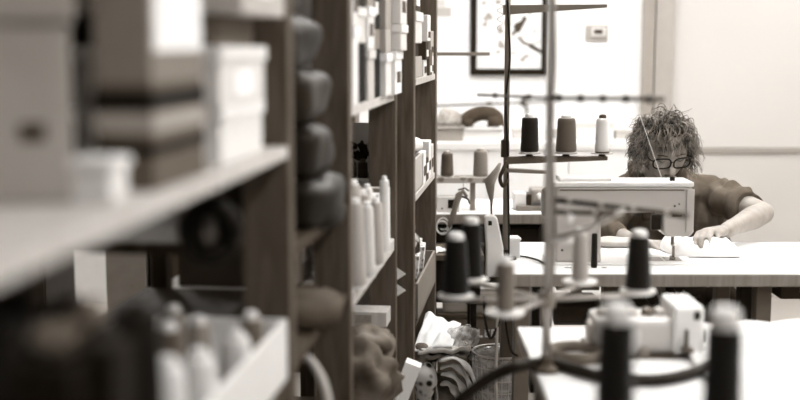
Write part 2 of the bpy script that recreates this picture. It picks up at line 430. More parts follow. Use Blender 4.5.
# near boxes on the upper shelf
q = Q(74, 203, 1.24)
ang = math.atan2(-(76 - 400), F)      # this box stands askew on its shelf
ux = Vector((math.cos(ang), math.sin(ang), 0)); uy = Vector((-math.sin(ang), math.cos(ang), 0))
o = obj('storage_box', B((0, 0, .09), (.30, .24, .18)), mat('card', .68, .8, .61, 9), None, q - ux * .15 + uy * .12, rz=ang, bev=.004)
tag(o, 'large grey cardboard box with handle hole, nearest on the upper shelf', 'box')
obj('lid', B((0, 0, .218), (.312, .252, .07)), mat('card', .68, .8, .60, 8), o, bev=.004)
obj('hand_hole', B((.112, -.1205, .073), (.026, .004, .018)), mat('plastic', .22, .9), o, bev=.003)
obj('paper_label', B((.12, -.128, .235), (.04, .004, .035)), mat('paper', .86, .8), o)
y1_ = 1.27
cart('file_box', 'dark grey file box with pale band, under the white-sided box', -.485, -.42, y1_, 1.47, 1.24, .118, .36, stripe=[(.075, .022, .62), (.1, .02, .07), (.045, .012, .07)])
cart('file_box', 'brown-grey file box with a white side panel, topmost beside grey cardboard box', -.485, -.42, y1_, 1.47, 1.358, .25, .50, side=(.145, .22, .95, .92))
cart('small_box', 'small white box in front of the dark file boxes', -.474, -.432, 1.17, 1.22, 1.24, .045, .9, lid=.01, lv=.92)
p_ = cart('white_box', 'plain white box at the bottom of the stack by the first post', -.62, -.42, 1.55, 1.79, 1.24, .078, .88, lid=.02, lv=.9)
cart('white_box', 'upper white box of the stack by the first post, with label', -.61, -.418, 1.54, 1.80, 1.3185, .08, .84, lid=.022, lv=.88, side=(.03, .035, .97, .4))
cart('brown_box', 'dark brown box resting on the two white boxes', -.60, -.43, 1.57, 1.78, 1.399, .042, .38)
cart('pale_carton', 'pale carton on top of the dark brown box', -.63, -.39, 1.56, 1.82, 1.4415, .09, .72, lid=.03, lv=.8, side=(.04, .03, .95, .3))

cart('dark_carton', 'tall dark carton deep behind the file boxes on the upper shelf', -.80, -.635, 1.52, 1.84, 1.24, .45, .30)
# the cord coil hanging under the upper shelf
hc = rk(-.452, 1.62, 0)
pts = []
for k in range(64):
    a = 2 * PI * k / 16; r = .028 + .009 * math.sin(k * .37)
    pts.append((hc.x + r * math.cos(a) + .004 * math.sin(k), hc.y + .012 * (k / 16 - 2) + .004 * math.cos(k * 1.3), 1.135 + r * 1.25 * math.sin(a)))
m = MB().tube(pts, .014, 8)
m.tube([(hc.x, hc.y, 1.17), (hc.x, hc.y, 1.212)], .004, 8)
tag(obj('cord_coil', m, mat('rubber', .03, .7), None, smooth=True), 'black coil of cord hanging under the upper shelf', 'cord')

# ---- thread cones
def cone(label, loc, r0, r1, h, v, tip=.9, cat='thread', group='thread cones', core=None, v2=None, seg=28, pin=.012, tr=.62):
    t = thing('thread_cone', label, cat, loc, group=group)
    z0 = h * .03
    pr = [(r0 * .93, z0), (r0, z0 + .003)]
    for k in range(1, 8):
        f = k / 8; pr.append((r0 + (r1 - r0) * f + (.0006 if k % 2 else 0), z0 + (h - z0) * f))
    pr += [(r1, h - .003), (r1 * .9, h)]
    obj('wound_thread', MB().lathe(pr, seg=seg), mat('thread', v, .6, v2 if v2 is not None else max(.02, v - .07)), t, smooth=True)
    obj('spool_foot', MB().lathe([(r0 * .98, 0), (r0 * .98, z0)], seg=seg), mat('plastic', tip, .4), t)
    obj('spool_tip', MB().lathe([(r1 * tr, h - .001), (r1 * tr, h + pin * .6), (r1 * tr * .8, h + pin * .9), (r1 * tr * .4, h + pin)], seg=seg), mat('plastic', tip, .4), t, smooth=False)
    return t

# tray with pale cones on the lower shelf
def tray(label, x0, x1, y0, y1, z, h, v, th=.008, name='open_tray'):
    m = MB(); cx, cy = (x0 + x1) / 2, (y0 + y1) / 2; w, d = x1 - x0, y1 - y0
    m.box((0, 0, th / 2), (w, d, th))
    for s in (-1, 1):
        m.box((s * (w / 2 - th / 2), 0, h / 2), (th, d, h)); m.box((0, s * (d / 2 - th / 2), h / 2), (w, th, h))
    o = obj(name, m, mat('card', v, .7), None, rk(cx, cy, z), rz=RA, bev=.002); tag(o, label, 'tray'); return o
tray('white open tray filled with thread cones on the lower shelf', -.68, -.402, 1.32, 1.87, .86, .10, .88)
for k, (x, y, v, lb) in enumerate([(-.42, 1.36, .92, 'pale cone at the near end of the white tray'), (-.413, 1.47, .90, 'second pale cone along the front of white tray'),
                                   (-.412, 1.655, .88, 'pale cone by the middle of the white tray edge'), (-.43, 1.74, .40, 'dark cone near the post end of the white tray'),
                                   (-.50, 1.42, .62, 'beige cone in the second row of the white tray'), (-.50, 1.56, .35, 'dark cone in the second row of the white tray'),
                                   (-.50, 1.70, .55, 'grey cone in second row of the white tray'), (-.57, 1.45, .30, 'dark cone in the back row of white tray'),
                                   (-.57, 1.62, .42, 'brownish cone in the back row of white tray'), (-.56, 1.77, .5, 'grey cone in the back row by post')]):
    cone(lb + ', lower shelf', rk(x - (.02 if k < 3 else 0), y, .869), .0265 if k < 3 else .024, .02 if k < 3 else .017, (.150, .132, .112)[k] if k < 3 else .12 + .012 * (k % 3), v, tip=.88, group='cones in the white tray')
# black rolls standing on the lower shelf
for k, (x, y, r, h) in enumerate([(-.50, 1.02, .036, .27), (-.425, 1.06, .032, .262), (-.59, 1.06, .04, .28), (-.57, 1.18, .04, .265), (-.49, 1.19, .034, .25), (-.425, 1.21, .026, .24), (-.66, 1.2, .04, .26)]):
    lb = ['standing at the very front edge of the shelf', 'with slanted top next to the shelf edge', 'second from the shelf edge', 'in the second row', 'in the second row behind the front one',
          'thin, just before the tray', 'deepest in the shelf'][k]
    t = thing('fabric_roll', 'upright black fabric roll, ' + lb, 'fabric roll', rk(x, y, .86), group='black fabric rolls on the lower shelf')
    h += .016
    pr = [(r * .9, 0)] + [(r * (1 + .03 * math.sin(i * 1.7 + k)), h * i / 8) for i in range(9)] + [(r * .8, h + .004)]
    obj('rolled_cloth', MB().lathe(pr, seg=20), mat('fabric', .05, .85, .03), t, smooth=True)
    obj('card_tube', MB().lathe([(r * .3, h), (r * .3, h + .012), (r * .2, h + .012)], seg=14), mat('card', .12, .8), t)
for px, py, y, d, lb in ((28, 352, .92, .035, 'crumpled greyish rag at near end of the lower shelf'), (75, 332, .95, .03, 'small greyish rag between black rolls')):
    x = rpx(px, y); q = rk(x, y, CAMZ - (py - 45) / F * y)
    o = obj('rag', MB().blob((0, 0, 0), (d, d, d * .9), amp=.012, sc=40, seed=px), mat('fabric', .42, .9, .25), None, q, smooth=True); tag(o, lb, 'rag')
    r = B((0, 0, (q.z - .02 - .86) / 2), (.05, .05, q.z - .86 - .02))
    o2 = obj('black_carton', r, mat('card', .1, .8), None, (q.x, q.y, .86), rz=RA, bev=.003); tag(o2, 'upright black carton under the %s rag' % ('nearest' if px < 50 else 'smaller'), 'box')

# dark bundles stacked between the first two posts
for k, (pr_, zc_, v) in enumerate([(345, 1.0705, .10), (337, 1.168, .13), (328, 1.264, .15), (318, 1.360, .11), (304, 1.456, .13)]):
    y = 2.2; xr = rpx(pr_, y); w = .21; h = .10
    o = obj('wrapped_bundle', MB().blob((0, 0, .047), (w, .26, h * .98), m=Matrix.Rotation((.08, .12, .06, .12, .05)[k], 3, 'Y'), seg=48, rings=30, amp=.018, sc=13, seed=k + 2, power=.5), mat('fabric', v - .03, .5, v - .07, 9), None,
            rk(xr - w / 2 - .012, y, zc_), rz=RA, smooth=True)
    tag(o, 'shiny dark wrapped bundle, %s of the stack between the shelf posts' % ['lowest', 'second from the bottom', 'middle one', 'second from the top', 'topmost'][k], 'bundle', 'dark bundles between the posts')
    obj('tie_strap', MB().tube([(w * .15, .132 * math.cos(a), .047 + .05 * math.sin(a)) for a in [2 * PI * i / 20 for i in range(20)]], .003, 6, closed=True), mat('rubber', .1, .5), o)
# below them
for k, (px, py, d, v, lb) in enumerate([(296, 345, .06, .3, 'dark folded cloth lump low between the first two posts'), (300, 385, .08, .42, 'greyish cloth lump low between the first two posts')]):
    y = 2.2; q = rk(rpx(px, y), y, (.8801, .4)[k])
    o = obj('folded_cloth', MB().blob((0, 0, d * .4), (.16, .2, d), amp=.01, sc=25, seed=k + 11, power=.7), mat('fabric', v, .8), None, q, smooth=True); tag(o, lb, 'cloth')
pts = crv([rk(rpx(286, 2.05), 2.03, .885), P(292, 358, 2.08), P(304, 356, 2.08), P(316, 368, 2.05), P(325, 388, 2.02), P(330, 420, 2.0), P(328, 460, 1.98)], 6)
tag(obj('pale_hose', MB().tube(pts, .0075, 10), mat('plastic', .72, .4), None, smooth=True), 'pale bent hose hanging out between the first two posts', 'hose')
cart('tape_box', 'narrow dark box with pale end low between first two posts', -.56, -.45, 2.1, 2.4, .8801, .03, .22, side=(.015, .012, .8, .2))

# boxes on the upper shelf of the second bay: stacks seen from the aisle
zs = 1.2701
def tone(v): return 'black' if v < .2 else 'dark grey' if v < .4 else 'mid grey' if v < .65 else 'pale grey' if v < .82 else 'white'
ordn = ['first', 'second', 'third', 'fourth', 'fifth', 'sixth']
for i, (y0, y1, ov, lay) in enumerate([(2.56, 2.635, 0, [(.17, .90), (.14, .84)]), (2.645, 2.765, -.003, [(.135, .05), (.08, .8), (.09, .1)]), (2.775, 2.88, .002, [(.12, .74), (.10, .86), (.1, .55)]),
                                       (2.885, 3.01, -.002, [(.12, .04), (.05, .5), (.13, .08)]), (3.02, 3.13, .012, [(.11, .84), (.06, .66), (.12, .6)]), (3.14, 3.28, .022, [(.115, .9), (.07, .8), (.12, .82)])]):
    z = zs
    for j, (h, v) in enumerate(lay):
        cart('shoe_box', '%s box, %s layer of the %s stack past the second post' % (tone(v), ['bottom', 'second', 'top'][j], ordn[i]), -.70, -.40 + ov + (.014 if i == 5 and j > 0 else 0), y0, y1, z, h - .001, v,
             lid=.022 if v > .7 else 0, lv=min(.93, v + .06), side=(.045, .03, .3, .5) if (v > .7 and (i + j) % 2) else (.05, .03, .85, .4) if v < .2 and j else None)
        z += h
cart('dark_carton', 'dark brown carton deep in the lower shelf past the second post', -.80, -.62, 2.57, 2.85, .8642, .16, .30)
cart('dark_carton', 'grey-brown carton deep in the lower shelf, nearer the front row', -.61, -.53, 2.57, 2.82, .8642, .13, .42, side=(.06, .03, .7, .5))
cart('dark_carton', 'black carton deepest in the lower shelf of the second bay', -.80, -.56, 2.9, 3.2, .8642, .2, .18)
# crate and dark pots seen through the gap behind the second post
WC = mat('wood', .88, .5, .8)
t = thing('wooden_crate', 'small wooden crate seen in the gap past the second post', 'crate', rk(-.62, 3.54, .9722), RA)
obj('crate_back', B((0, .11, .096), (.29, .012, .19)), WC, t); obj('crate_base', B((0, 0, .006), (.29, .22, .012)), WC, t)
for s_ in (-1, 1): obj('crate_side', B((s_ * .141, 0, .096), (.012, .208, .19)), WC, t)
obj('crate_shelf', B((0, -.002, .034), (.27, .20, .012)), W3, t)
for k, px in enumerate((350.5, 362)):
    cone('small dark cone in the crate, %s' % ['left one under dried flowers', 'right one under dried flowers'][k], rk(rpx(px, 3.48), 3.48, 1.0125), .0155, .014, .045, .24, tip=.4, group='dark cones in the crate')
m = MB()
for k in range(46):
    q = Vector((rnd.uniform(-.03, .03), rnd.uniform(-.02, .03), rnd.uniform(0, .045)))
    m.blob(q, (.022, .012, .016), Matrix.Rotation(rnd.uniform(0, 3), 3, 'X') @ Matrix.Rotation(rnd.uniform(0, 3), 3, 'Z'), seg=7, rings=4)
tag(obj('dried_flowers', m, mat('fabric', .14, .8, .06), None, rk(rpx(357, 3.5), 3.5, 1.066)), 'bunch of dark dried flowers above the small cones in crate', 'flowers')

zs = .8642
for k, (px, py, y, r, v) in enumerate([(353, 205, 2.60, .026, .72), (352, 186, 2.78, .024, .7), (361, 196, 2.80, .022, .62), (366, 190, 2.9, .02, .84), (372, 200, 2.96, .018, .5), (384, 181, 3.06, .016, .9),
                                     (366, 208, 2.72, .020, .86), (375, 204, 2.87, .02, .7)]):
    h = CAMZ - (py - 45) / F * y - zs
    cone('%s cone on the lower shelf of second bay, %s' % (tone(v), ['beside the second post', 'in the back near the post', 'behind the front pair', 'in the middle row', 'darkest in the middle', 'slim and tallest, by the folders', 'short, at the front edge', 'by the first folder'][k]),
         rk(rpx(px, y), y, zs), r, r * .72, h, v, tip=.92, group='cones on the lower shelf of the second bay')
tag(obj('plastic_bag', MB().blob((0, 0, .12), (.10, .16, .25), seg=44, rings=26, amp=.04, sc=24, seed=6), mat('fabric', .82, .4, .6, 30), None, rk(-.475, 2.72, .8642), rz=RA, smooth=True), 'crumpled pale plastic bag behind the cones by the second post', 'bag')
for k in range(8):
    y = 2.95 + k * .042; v = (.82, .6, .86, .35, .8, .5, .86, .75)[k]
    o = obj('card_folder', B((0, 0, .07 + .004 * (k % 3)), (.075, .022 + .006 * (k % 2), .14 + .008 * (k % 3))), mat('card', v, .7), None, rk(-.445, y, zs), rz=RA, bev=.001)
    tag(o, '%s upright folder, %s from the near end of the folder row' % (tone(v), ['first', 'second', 'third', 'fourth', 'fifth', 'sixth', 'seventh', 'eighth'][k]), 'folder', 'folders on the lower shelf')
for k, py in enumerate((277, 294)):
    q = rk(rpx(399, 3.335), 3.335, 0); z = CAMZ - (py - 45) / F * 3.34
    o = obj('paper_flag', MB().prism([(-.012, .022), (.02, 0), (-.012, -.022)], -.001, .001), mat('paper', .9, .8), None, (q.x, q.y, z), rz=RA)
    tag(o, 'small white paper corner sticking out at the post, %s one' % ['upper', 'lower'][k], 'paper')

q = rk(rpx(362, 2.95), 2.95, .4)
m = MB().blob((0, 0, .125), (.17, .3, .28), seg=40, rings=24, amp=.06, sc=17, seed=9, power=.7)
o = obj('cloth_bag', m, mat('fabric', .42, .8, .2, 14), None, q, rz=RA, smooth=True); tag(o, 'crumpled brown cloth bag on the low shelf', 'bag')
obj('knotted_top', MB().blob((.02, 0, .26), (.11, .12, .06), amp=.02, sc=25, seed=4), mat('fabric', .5, .8, .3, 18), o, smooth=True)
for k, (px, rot) in enumerate(((397, .35), (388, .22))):
    q = rk(rpx(px, 3.22), 3.24 - k * .06, .4005)
    o = obj('leaning_sheet', B((0, 0, .065 - k * .012), (.045, .05, .13 - k * .024)), mat('paper', .9, .7), None, q, rot=(0, rot, RA), bev=.001); tag(o, 'white card pack leaning out of the low shelf, %s one' % ['outer', 'inner'][k], 'paper')
for k in range(3):
    q = rk(rpx(340 + 2 * k, 2.66), 2.66, .4005 + k * .052)
    tag(obj('folded_cloth', MB().blob((0, 0, .027), (.16, .18, .052), amp=.006, sc=20, seed=k + 31, power=.5), mat('fabric', (.18, .5, .14)[k], .8), None, q, rz=RA, smooth=True),
        '%s folded cloth low on the shelf beside the second post, %s' % (('dark', 'grey', 'black')[k], ('bottom one', 'middle one', 'top one')[k]), 'cloth')

# second unit at the far end
zs = 1.3051; fx = -.352
cart('carton', 'grey carton at the bottom of the far end top shelf', -.60, fx - .004, 3.42, 3.62, zs, .062, .62)
cart('carton', 'black carton above the grey one at far end', -.60, fx - .01, 3.42, 3.58, zs + .0622, .038, .15)
cart('carton', 'pale carton with white lid near the top of the far end', -.60, fx - .003, 3.42, 3.61, zs + .1004, .09, .80, lid=.028, lv=.84)
cart('carton', 'dark carton topmost at the far end of the rack', -.60, fx - .006, 3.42, 3.6, zs + .1906, .05, .2, side=(.03, .025, .9, .5))
for k, (y, z, h, v) in enumerate([(3.64, zs, .05, .86), (3.76, zs, .08, .30), (3.88, zs, .06, .8), (3.64, zs + .0502, .055, .2), (3.88, zs + .0602, .08, .6), (3.7, zs + .107, .08, .84)]):
    cart('small_carton', '%s small carton at the end of the top shelf, %s' % (tone(v), ['low beside the grey carton', 'tall and middle', 'low by the last post', 'on the low white one', 'stacked by the last post', 'highest of the small ones'][k]),
         -.49, fx + .006 * (k % 2), y, y + .095, z, h, v, side=(.02, .02, .2 if v > .5 else .9, .5))
zs = .9722
tray('pale slatted crate on the middle shelf at the rack end', -.465, fx - .004, 3.42, 3.64, zs, .10, .70, name='slatted_crate')
o = obj('cloth_roll', MB().limb([(-.03, 0, 0), (.0, .02, .004), (.05, .08, .003), (.07, .17, -.008)], [.026, .028, .027, .024], 18), mat('fabric', .88, .8, .82), None, rk(-.45, 3.5, zs + .13), rz=RA, smooth=True)
tag(o, 'white rolled cloth lying across the crate at the rack end', 'cloth')
for k, (y, h, v) in enumerate([(3.66, .10, .86), (3.75, .07, .25), (3.84, .12, .84), (3.93, .10, .76)]):
    cart('upright_carton', '%s upright carton on the middle shelf, %s' % (tone(v), ['beside the slatted crate', 'short one in the middle', 'tallest before the end', 'by the last post'][k]), -.46, fx - .002, y, y + .08, zs, h, v, side=(.04, .03, .3 if v > .5 else .9, .6))
zs = .6001
o = tray('wicker drawer tray with torn papers at the rack end', -.58, fx + .006, 3.42, 4.0, zs, .11, .52, name='wicker_tray')
for k in range(6):
    y = 3.48 + k * .088
    q = rk(-.42 - .02 * (k % 2), y, zs + .09)
    tag(obj('paper_packet', B((0, 0, 0), (.10, .05, .15)), mat('print', .85, .8, .5, 60), None, q, rot=(.15, .1, RA), bev=.002), 'printed paper packet standing in the wicker tray, %s' % ['first', 'second', 'third', 'fourth', 'fifth', 'last'][k], 'packet', 'packets in the wicker tray')
o = obj('plastic_bottle', MB().lathe([(.018, 0), (.026, .004), (.027, .035), (.025, .05), (.015, .062), (.011, .066), (.011, .08)], seg=20), mat('glass', .9, .15), None, rk(-.385, 3.60, .768), smooth=True)
tag(o, 'clear plastic bottle on top of the packets', 'bottle')
obj('bottle_cap', MB().lathe([(.013, .074), (.013, .085), (.010, .087)], seg=16), mat('plastic', .3, .4), o)

# ================================================================== the sewing tables
def loc(px, py, Y): return P(px, py, Y)
def nodeless(pts): return [Vector(p) for p in pts]
def table(label, X0, X1, Y0, Y1, z, th, legs, top_v=.93, edge_v=.62, leg_v=.30, name='sewing_table', apron=None, inset=.05):
    cx, cy = (X0 + X1) / 2, (Y0 + Y1) / 2
    t = thing(name, label, 'table', (cx, cy, 0))
    core = obj('tabletop', B((0, 0, z - th / 2 - .001), (X1 - X0, Y1 - Y0, th - .002)), mat('wood', edge_v, .5, edge_v - .08), t, bev=.003)
    obj('laminate', B((0, 0, z - .001), (X1 - X0 - .004, Y1 - Y0 - .004, .002)), mat('laminate', top_v, .35, top_v - .015, 6), core)
    for x, y, w, d in legs:
        l = obj('leg', B((x - cx, y - cy, (z - th) / 2 + .01), (w, d, z - th - .02)), mat('paint', leg_v, .5), t, bev=.003)
        obj('rubber_foot', B((x - cx, y - cy, .01), (w + .01, d + .01, .02)), mat('rubber', .12, .7), l)
    if apron: obj('apron', B((0, -(Y1 - Y0) / 2 + .03, z - th - apron / 2), (X1 - X0 - .06, .02, apron)), mat('paint', .5, .6), t)
    return t
TZ = .75
yn = Q(650, 274, TZ).y; yf = Q(650, 242, TZ).y
tx0 = Q(503, 274, TZ).x
lx = P(762, 310, yn + .06).x
table('white topped sewing table at which the person in glasses sits', tx0, 1.75, yn, yf, TZ, .038,
      [(lx, yn + .07, .045, .05), (lx, yf - .06, .045, .05), (tx0 + .06, yn + .07, .045, .05), (tx0 + .06, yf - .06, .045, .05)], leg_v=.40, edge_v=.60)
# under the table: drawer box and hanging dark panel
px_ = P(786, 292, yn + .25)
t = thing('drawer_box', 'dark shallow drawer box hung under the table right of the brown leg', 'drawer', (px_.x + .02, yn + .25, .655))
obj('drawer_shell', B((0, 0, .028), (.17, .3, .056)), mat('paint', .22, .5), t, bev=.003)
obj('drawer_pull', B((0, -.156, .028), (.06, .012, .012)), mat('steel', .5, .4), t)
q = P(746, 300, yn + .22)
tag(obj('pedal_control', B((0, 0, .27), (.05, .05, .54)), mat('paint', .14, .6), None, (q.x, q.y, .172), bev=.004), 'tall black control housing behind the brown table leg', 'control box')
q2 = obj('treadle', B((0, 0, .0), (.3, .2, .02), rx=.2), mat('paint', .15, .6), None, (q.x - .12, q.y, .15), bev=.003); tag(q2, 'black foot treadle beneath the white sewing table', 'pedal')
q3 = obj('treadle_bracket', MB().tube([(-.15, 0, -.12), (-.15, 0, .0)], .01, 8), mat('paint', .15, .6), q2)
obj('treadle_bracket', MB().tube([(.15, 0, -.12), (.15, 0, .0)], .01, 8), mat('paint', .15, .6), q2)
# motor under the machine
q = P(577, 290, yn + .2)
t = thing('machine_motor', 'dark motor with cables hung under the table beneath sewing machine', 'motor', (q.x, yn + .22, .60))
obj('motor_body', MB().lathe([(.03, -.07), (.05, -.065), (.05, .05), (.035, .07)], seg=24, m=Matrix.Rotation(PI / 2, 3, 'Y')), mat('paint', .17, .4), t, smooth=False)
obj('mounting_bracket', MB().box((0, 0, .075), (.13, .08, .02)).box((0, 0, .05), (.03, .05, .04)), mat('steel', .5, .4), t, bev=.002)
obj('pulley', MB().lathe([(.028, -.1), (.03, -.098), (.022, -.09), (.03, -.082), (.03, -.078)], seg=20, m=Matrix.Rotation(PI / 2, 3, 'Y')), mat('steel', .55, .35), t)
obj('junction_box', B((.11, 0, .045), (.06, .06, .07)), mat('plastic', .3, .4), t, bev=.003)
for k, (a, b, c_) in enumerate([((640, 288), (652, 306), (668, 292)), ((655, 288), (668, 312), (684, 290)), ((672, 288), (682, 300), (700, 296))]):
    pts = crv([P(a[0], a[1], yf - .12), P(b[0], b[1], yf - .1), P(c_[0], c_[1], yf - .1)], 8)
    tag(obj('under_table_cable', MB().tube(pts, .004, 8), mat('rubber', .16 if k != 1 else .5, .5), None, smooth=True), 'cable loop under the table, %s' % ['leftmost dark one', 'pale middle one', 'dark one by the hanging cloth'][k], 'cable')
# white cloth hanging below the table
def hang(u, v):
    a = P(703 + 34 * u, 285, yf + .03); b = P(712 + 24 * u + 4 * u * (1 - u), 288 + 22 * u ** 1.3, yf + .03)
    p = a.lerp(b, v); p.y += .012 * math.sin(u * 9) * (.4 + v); p.z -= .0; return p
tag(obj('hanging_cloth', MB().sheet(hang, 16, 10), mat('fabric', .9, .8, .84), None, solid=.004, smooth=True), 'white cloth tail hanging below the table over the lap', 'cloth')

# ---- sewing machine (seen from behind): needle end on our right
MY = Q(620, 266, TZ).y + .03
def xz(px, py, Y=None):
    q = P(px, py, Y or MY); return q.x, q.z
mx, mz = P(625, 266, MY).x, TZ
mach = thing('sewing_machine', 'industrial sewing machine facing the person, pale grey body seen from behind', 'sewing machine', (mx, MY, TZ))
MC = mat('enamel', .70, .35, .67, 3); MCL = mat('enamel', .86, .3, .84, 3)
def poly(pts, Y=None):
    return [(xz(a, b, Y)[0] - mx, xz(a, b, Y)[1] - TZ) for a, b in pts]
out = poly([(556, 268), (556, 190), (558, 187), (691, 187), (694, 190), (694, 232), (690, 237), (666, 237), (664, 233), (663, 214), (655, 213), (612, 213), (604, 216), (601, 224), (601, 268)])
zmin = .004
out = [(x, max(z, zmin)) for x, z in out]
obj('arm_casting', MB().prism(out, 0, .12), MC, mach, bev=.006)
x0, z0 = poly([(554, 187)])[0]; x1, z1 = poly([(694, 182)])[0]
obj('top_cover', B(((x0 + x1) / 2, .06, (z0 + z1) / 2), (x1 - x0, .128, z1 - z0)), MCL, mach, bev=.004)
x0, z0 = poly([(560, 182)])[0]; x1, z1 = poly([(613, 178.5)])[0]
obj('raised_lid', B(((x0 + x1) / 2, .06, (z0 + z1) / 2), (x1 - x0, .09, z1 - z0)), MCL, mach, bev=.003)
x0, z0 = poly([(686.5, 189)])[0]; x1, z1 = poly([(693, 232)])[0]
obj('face_plate', B(((x0 + x1) / 2 + .0, -.003, (z0 + z1) / 2), (x1 - x0, .006, z0 - z1)), MC, mach, bev=.002)
x0, z0 = poly([(560, 190)])[0]; x1, z1 = poly([(684, 191)])[0]
obj('seam_strip', B(((x0 + x1) / 2, -.001, z0), (x1 - x0, .002, .003)), mat('plastic', .3, .5), mach)
x0, z0 = poly([(653, 216)])[0]; x1, z1 = poly([(662, 231)])[0]
obj('presser_lever', B(((x0 + x1) / 2, .03, (z0 + z1) / 2), (x1 - x0, .03, z0 - z1)), mat('plastic', .1, .4), mach, bev=.003)
x0, z0 = poly([(672, 214.5)])[0]; x1, z1 = poly([(682, 217)])[0]
obj('guide_slot', B(((x0 + x1) / 2, -.001, (z0 + z1) / 2), (x1 - x0, .003, z0 - z1)), mat('plastic', .2, .4), mach, bev=.001)
for a, b, r in ((674.5, 206, .0035), (679, 204, .0025), (690, 219, .003), (562, 200, .004), (562, 250, .004)):
    x, z = poly([(a, b)])[0]
    obj('screw', MB().lathe([(r, -.003), (r, .003)], (x, -.001, z), 12, Matrix.Rotation(PI / 2, 3, 'X')), mat('steel', .3, .3), mach)
x, z = poly([(676.5, 237)])[0]; _, zb_ = poly([(676.5, 252)])[0]
obj('needle_bar', MB().lathe([(.0045, zb_ + .012), (.0055, zb_ + .016), (.0055, z + .004)], (x, .05, 0), 14), mat('steel', .55, .25, metal=1), mach, smooth=False)
obj('needle', MB().lathe([(.001, .004), (.0016, zb_ + .014)], (x, .05, 0), 8), mat('steel', .7, .2, metal=1), mach)
obj('presser_foot', MB().box((x + .001, .05, .012), (.012, .028, .006)).box((x + .004, .05, .03), (.006, .008, .034)), mat('steel', .5, .25, metal=1), mach, bev=.001)
x, z = poly([(674.5, 180)])[0]
obj('oil_knob', MB().lathe([(.008, z - .008), (.008, z + .004), (.006, z + .007)], (x, .03, 0), 16), mat('plastic', .08, .3), mach)
x, z = poly([(548, 205)])[0]
wheel = obj('hand_wheel', MB().lathe([(.02, -.012), (.042, -.01), (.046, -.004), (.046, .008), (.04, .014), (.015, .016)], (x, .06, z), 28, Matrix.Rotation(PI / 2, 3, 'Y')), mat('paint', .36, .3), mach, smooth=False)
obj('wheel_shaft', MB().lathe([(.014, 0), (.014, .03)], (x + .01, .06, z), 14, Matrix.Rotation(PI / 2, 3, 'Y')), mat('steel', .5, .3, metal=1), mach)
x0, _ = poly([(548, 262)])[0]; x1, _ = poly([(696, 262)])[0]
bed = obj('bed_plate', B(((x0 + x1) / 2, .06, .003), (x1 - x0, .17, .006)), MCL, mach, bev=.002)
x, _ = poly([(676, 250)])[0]
obj('needle_plate', B((x, .05, .007), (.05, .05, .002)), mat('steel', .6, .2, metal=1), bed)
obj('slide_plate', B((x - .06, .05, .0068), (.06, .06, .0015)), mat('steel', .7, .25), bed)
# rail plate in front of the bed
q = Q(640, 260, TZ)
# slots and marks on the tabletop
for k, (a, b, w) in enumerate(((568, 268, .02), (604, 264, .014), (604, 268, .014))):
    q = Q(a, b, TZ)
    tag(obj('table_slot_cover', B((0, 0, .0008), (w, .004, .0014)), mat('plastic', .15, .5), None, (q.x, q.y, TZ + .0002)), 'tiny dark slot cover in the white tabletop, %s' % ['left of the slim black spool', 'rear one right of the slim black spool', 'front one right of the slim black spool'][k], 'slot cover')
q = Q(594, 267.5, TZ)
t = thing('slim_spool', 'slim black spool standing on the white sewing tabletop', 'spool', (q.x, q.y, TZ + .0005))
obj('wound_thread', MB().lathe([(.0095, .003), (.0098, .006), (.0085, .098), (.007, .101)], seg=20), mat('thread', .09, .6), t, smooth=True)
obj('spool_foot', MB().lathe([(.0085, 0), (.0085, .003)], seg=20), mat('plastic', .2, .4), t)
pts = crv([Q(518, 256, TZ + .005), Q(527, 257, TZ + .005), Q(538, 260, TZ + .005), Q(545, 264, TZ + .005)], 8)
tag(obj('thin_cable', MB().tube(pts, .0032, 8), mat('rubber', .12, .5), None, smooth=True), 'thin black cord lying at the left of the white tabletop', 'cord')
# folded stack beside the bed (pale)
q = Q(628, 250, TZ)
o = obj('seam_cloth', MB().blob((0, 0, .012), (.19, .10, .026), seg=40, rings=14, amp=.008, sc=18, seed=5, power=.6, flat=True), mat('fabric', .74, .8, .66), None, (q.x - .0, yf - .075, TZ + .0), smooth=True)
tag(o, 'pale flattened cloth behind the machine bed by the covered arm', 'cloth')

# the white work piece
q = Q(707, 258, TZ); 
def pile_cloth(u, v):
    x = (u - .5) * .212; y = (v - .5) * .17
    e = max(0, 1 - abs(2 * u - 1) ** 9) ** .5 * max(0, 1 - abs(2 * v - 1) ** 5) ** .5
    h = .056 * e * (.88 + .45 * noise.noise(Vector((x * 17, y * 22, 3)))) * (1.0 - .12 * u)
    w = 1 + .05 * math.sin(7 * u + 3) * (1 - e)
    return (x * w + .01 * noise.noise(Vector((x * 9, y * 9, 1))), y * w, max(.002, h))
m = MB().sheet(pile_cloth, 46, 34)
wp = obj('white_garment', m, mat('fabric', .95, .8, .90, 30), None, (q.x, q.y + .085, TZ + .0015), smooth=True, solid=.003); tag(wp, 'bright white garment bunched under the needle and the hand', 'garment')

# ---- thread stand on the person's table
def rod(a, b, r, seg=10): return MB().tube([a, b], r, seg)
SY = 3.62
q = P(505, 262, SY); sx = q.x
st = thing('thread_stand', 'tall thread stand on the sewing table carrying three spools', 'thread stand', (sx, SY, TZ))
DM = mat('paint', .30, .4, .26); DK = mat('paint', .17, .4)
def L(px, py, Y=SY, o=None): p = P(px, py, Y); return p - Vector((sx, SY, TZ))
obj('base_flange', MB().lathe([(.035, 0), (.035, .006), (.014, .012), (.012, .03)], seg=24), DK, st)
obj('pole', MB().tube([(0, 0, .01), (0, 0, 1.15)], .0085, 14), mat('paint', .44, .4), st, smooth=True)
pts = crv([L(509, 262, SY - .02), L(508.5, 200, SY - .012), L(507.5, 150, SY - .012), L(506, 100, SY - .012), L(510, 60, SY - .012), L(508.5, 20, SY - .012), L(507, -20, SY - .012)], 8)
obj('power_cable', MB().tube(pts, .0030, 8), mat('rubber', .06, .5), st, smooth=True)
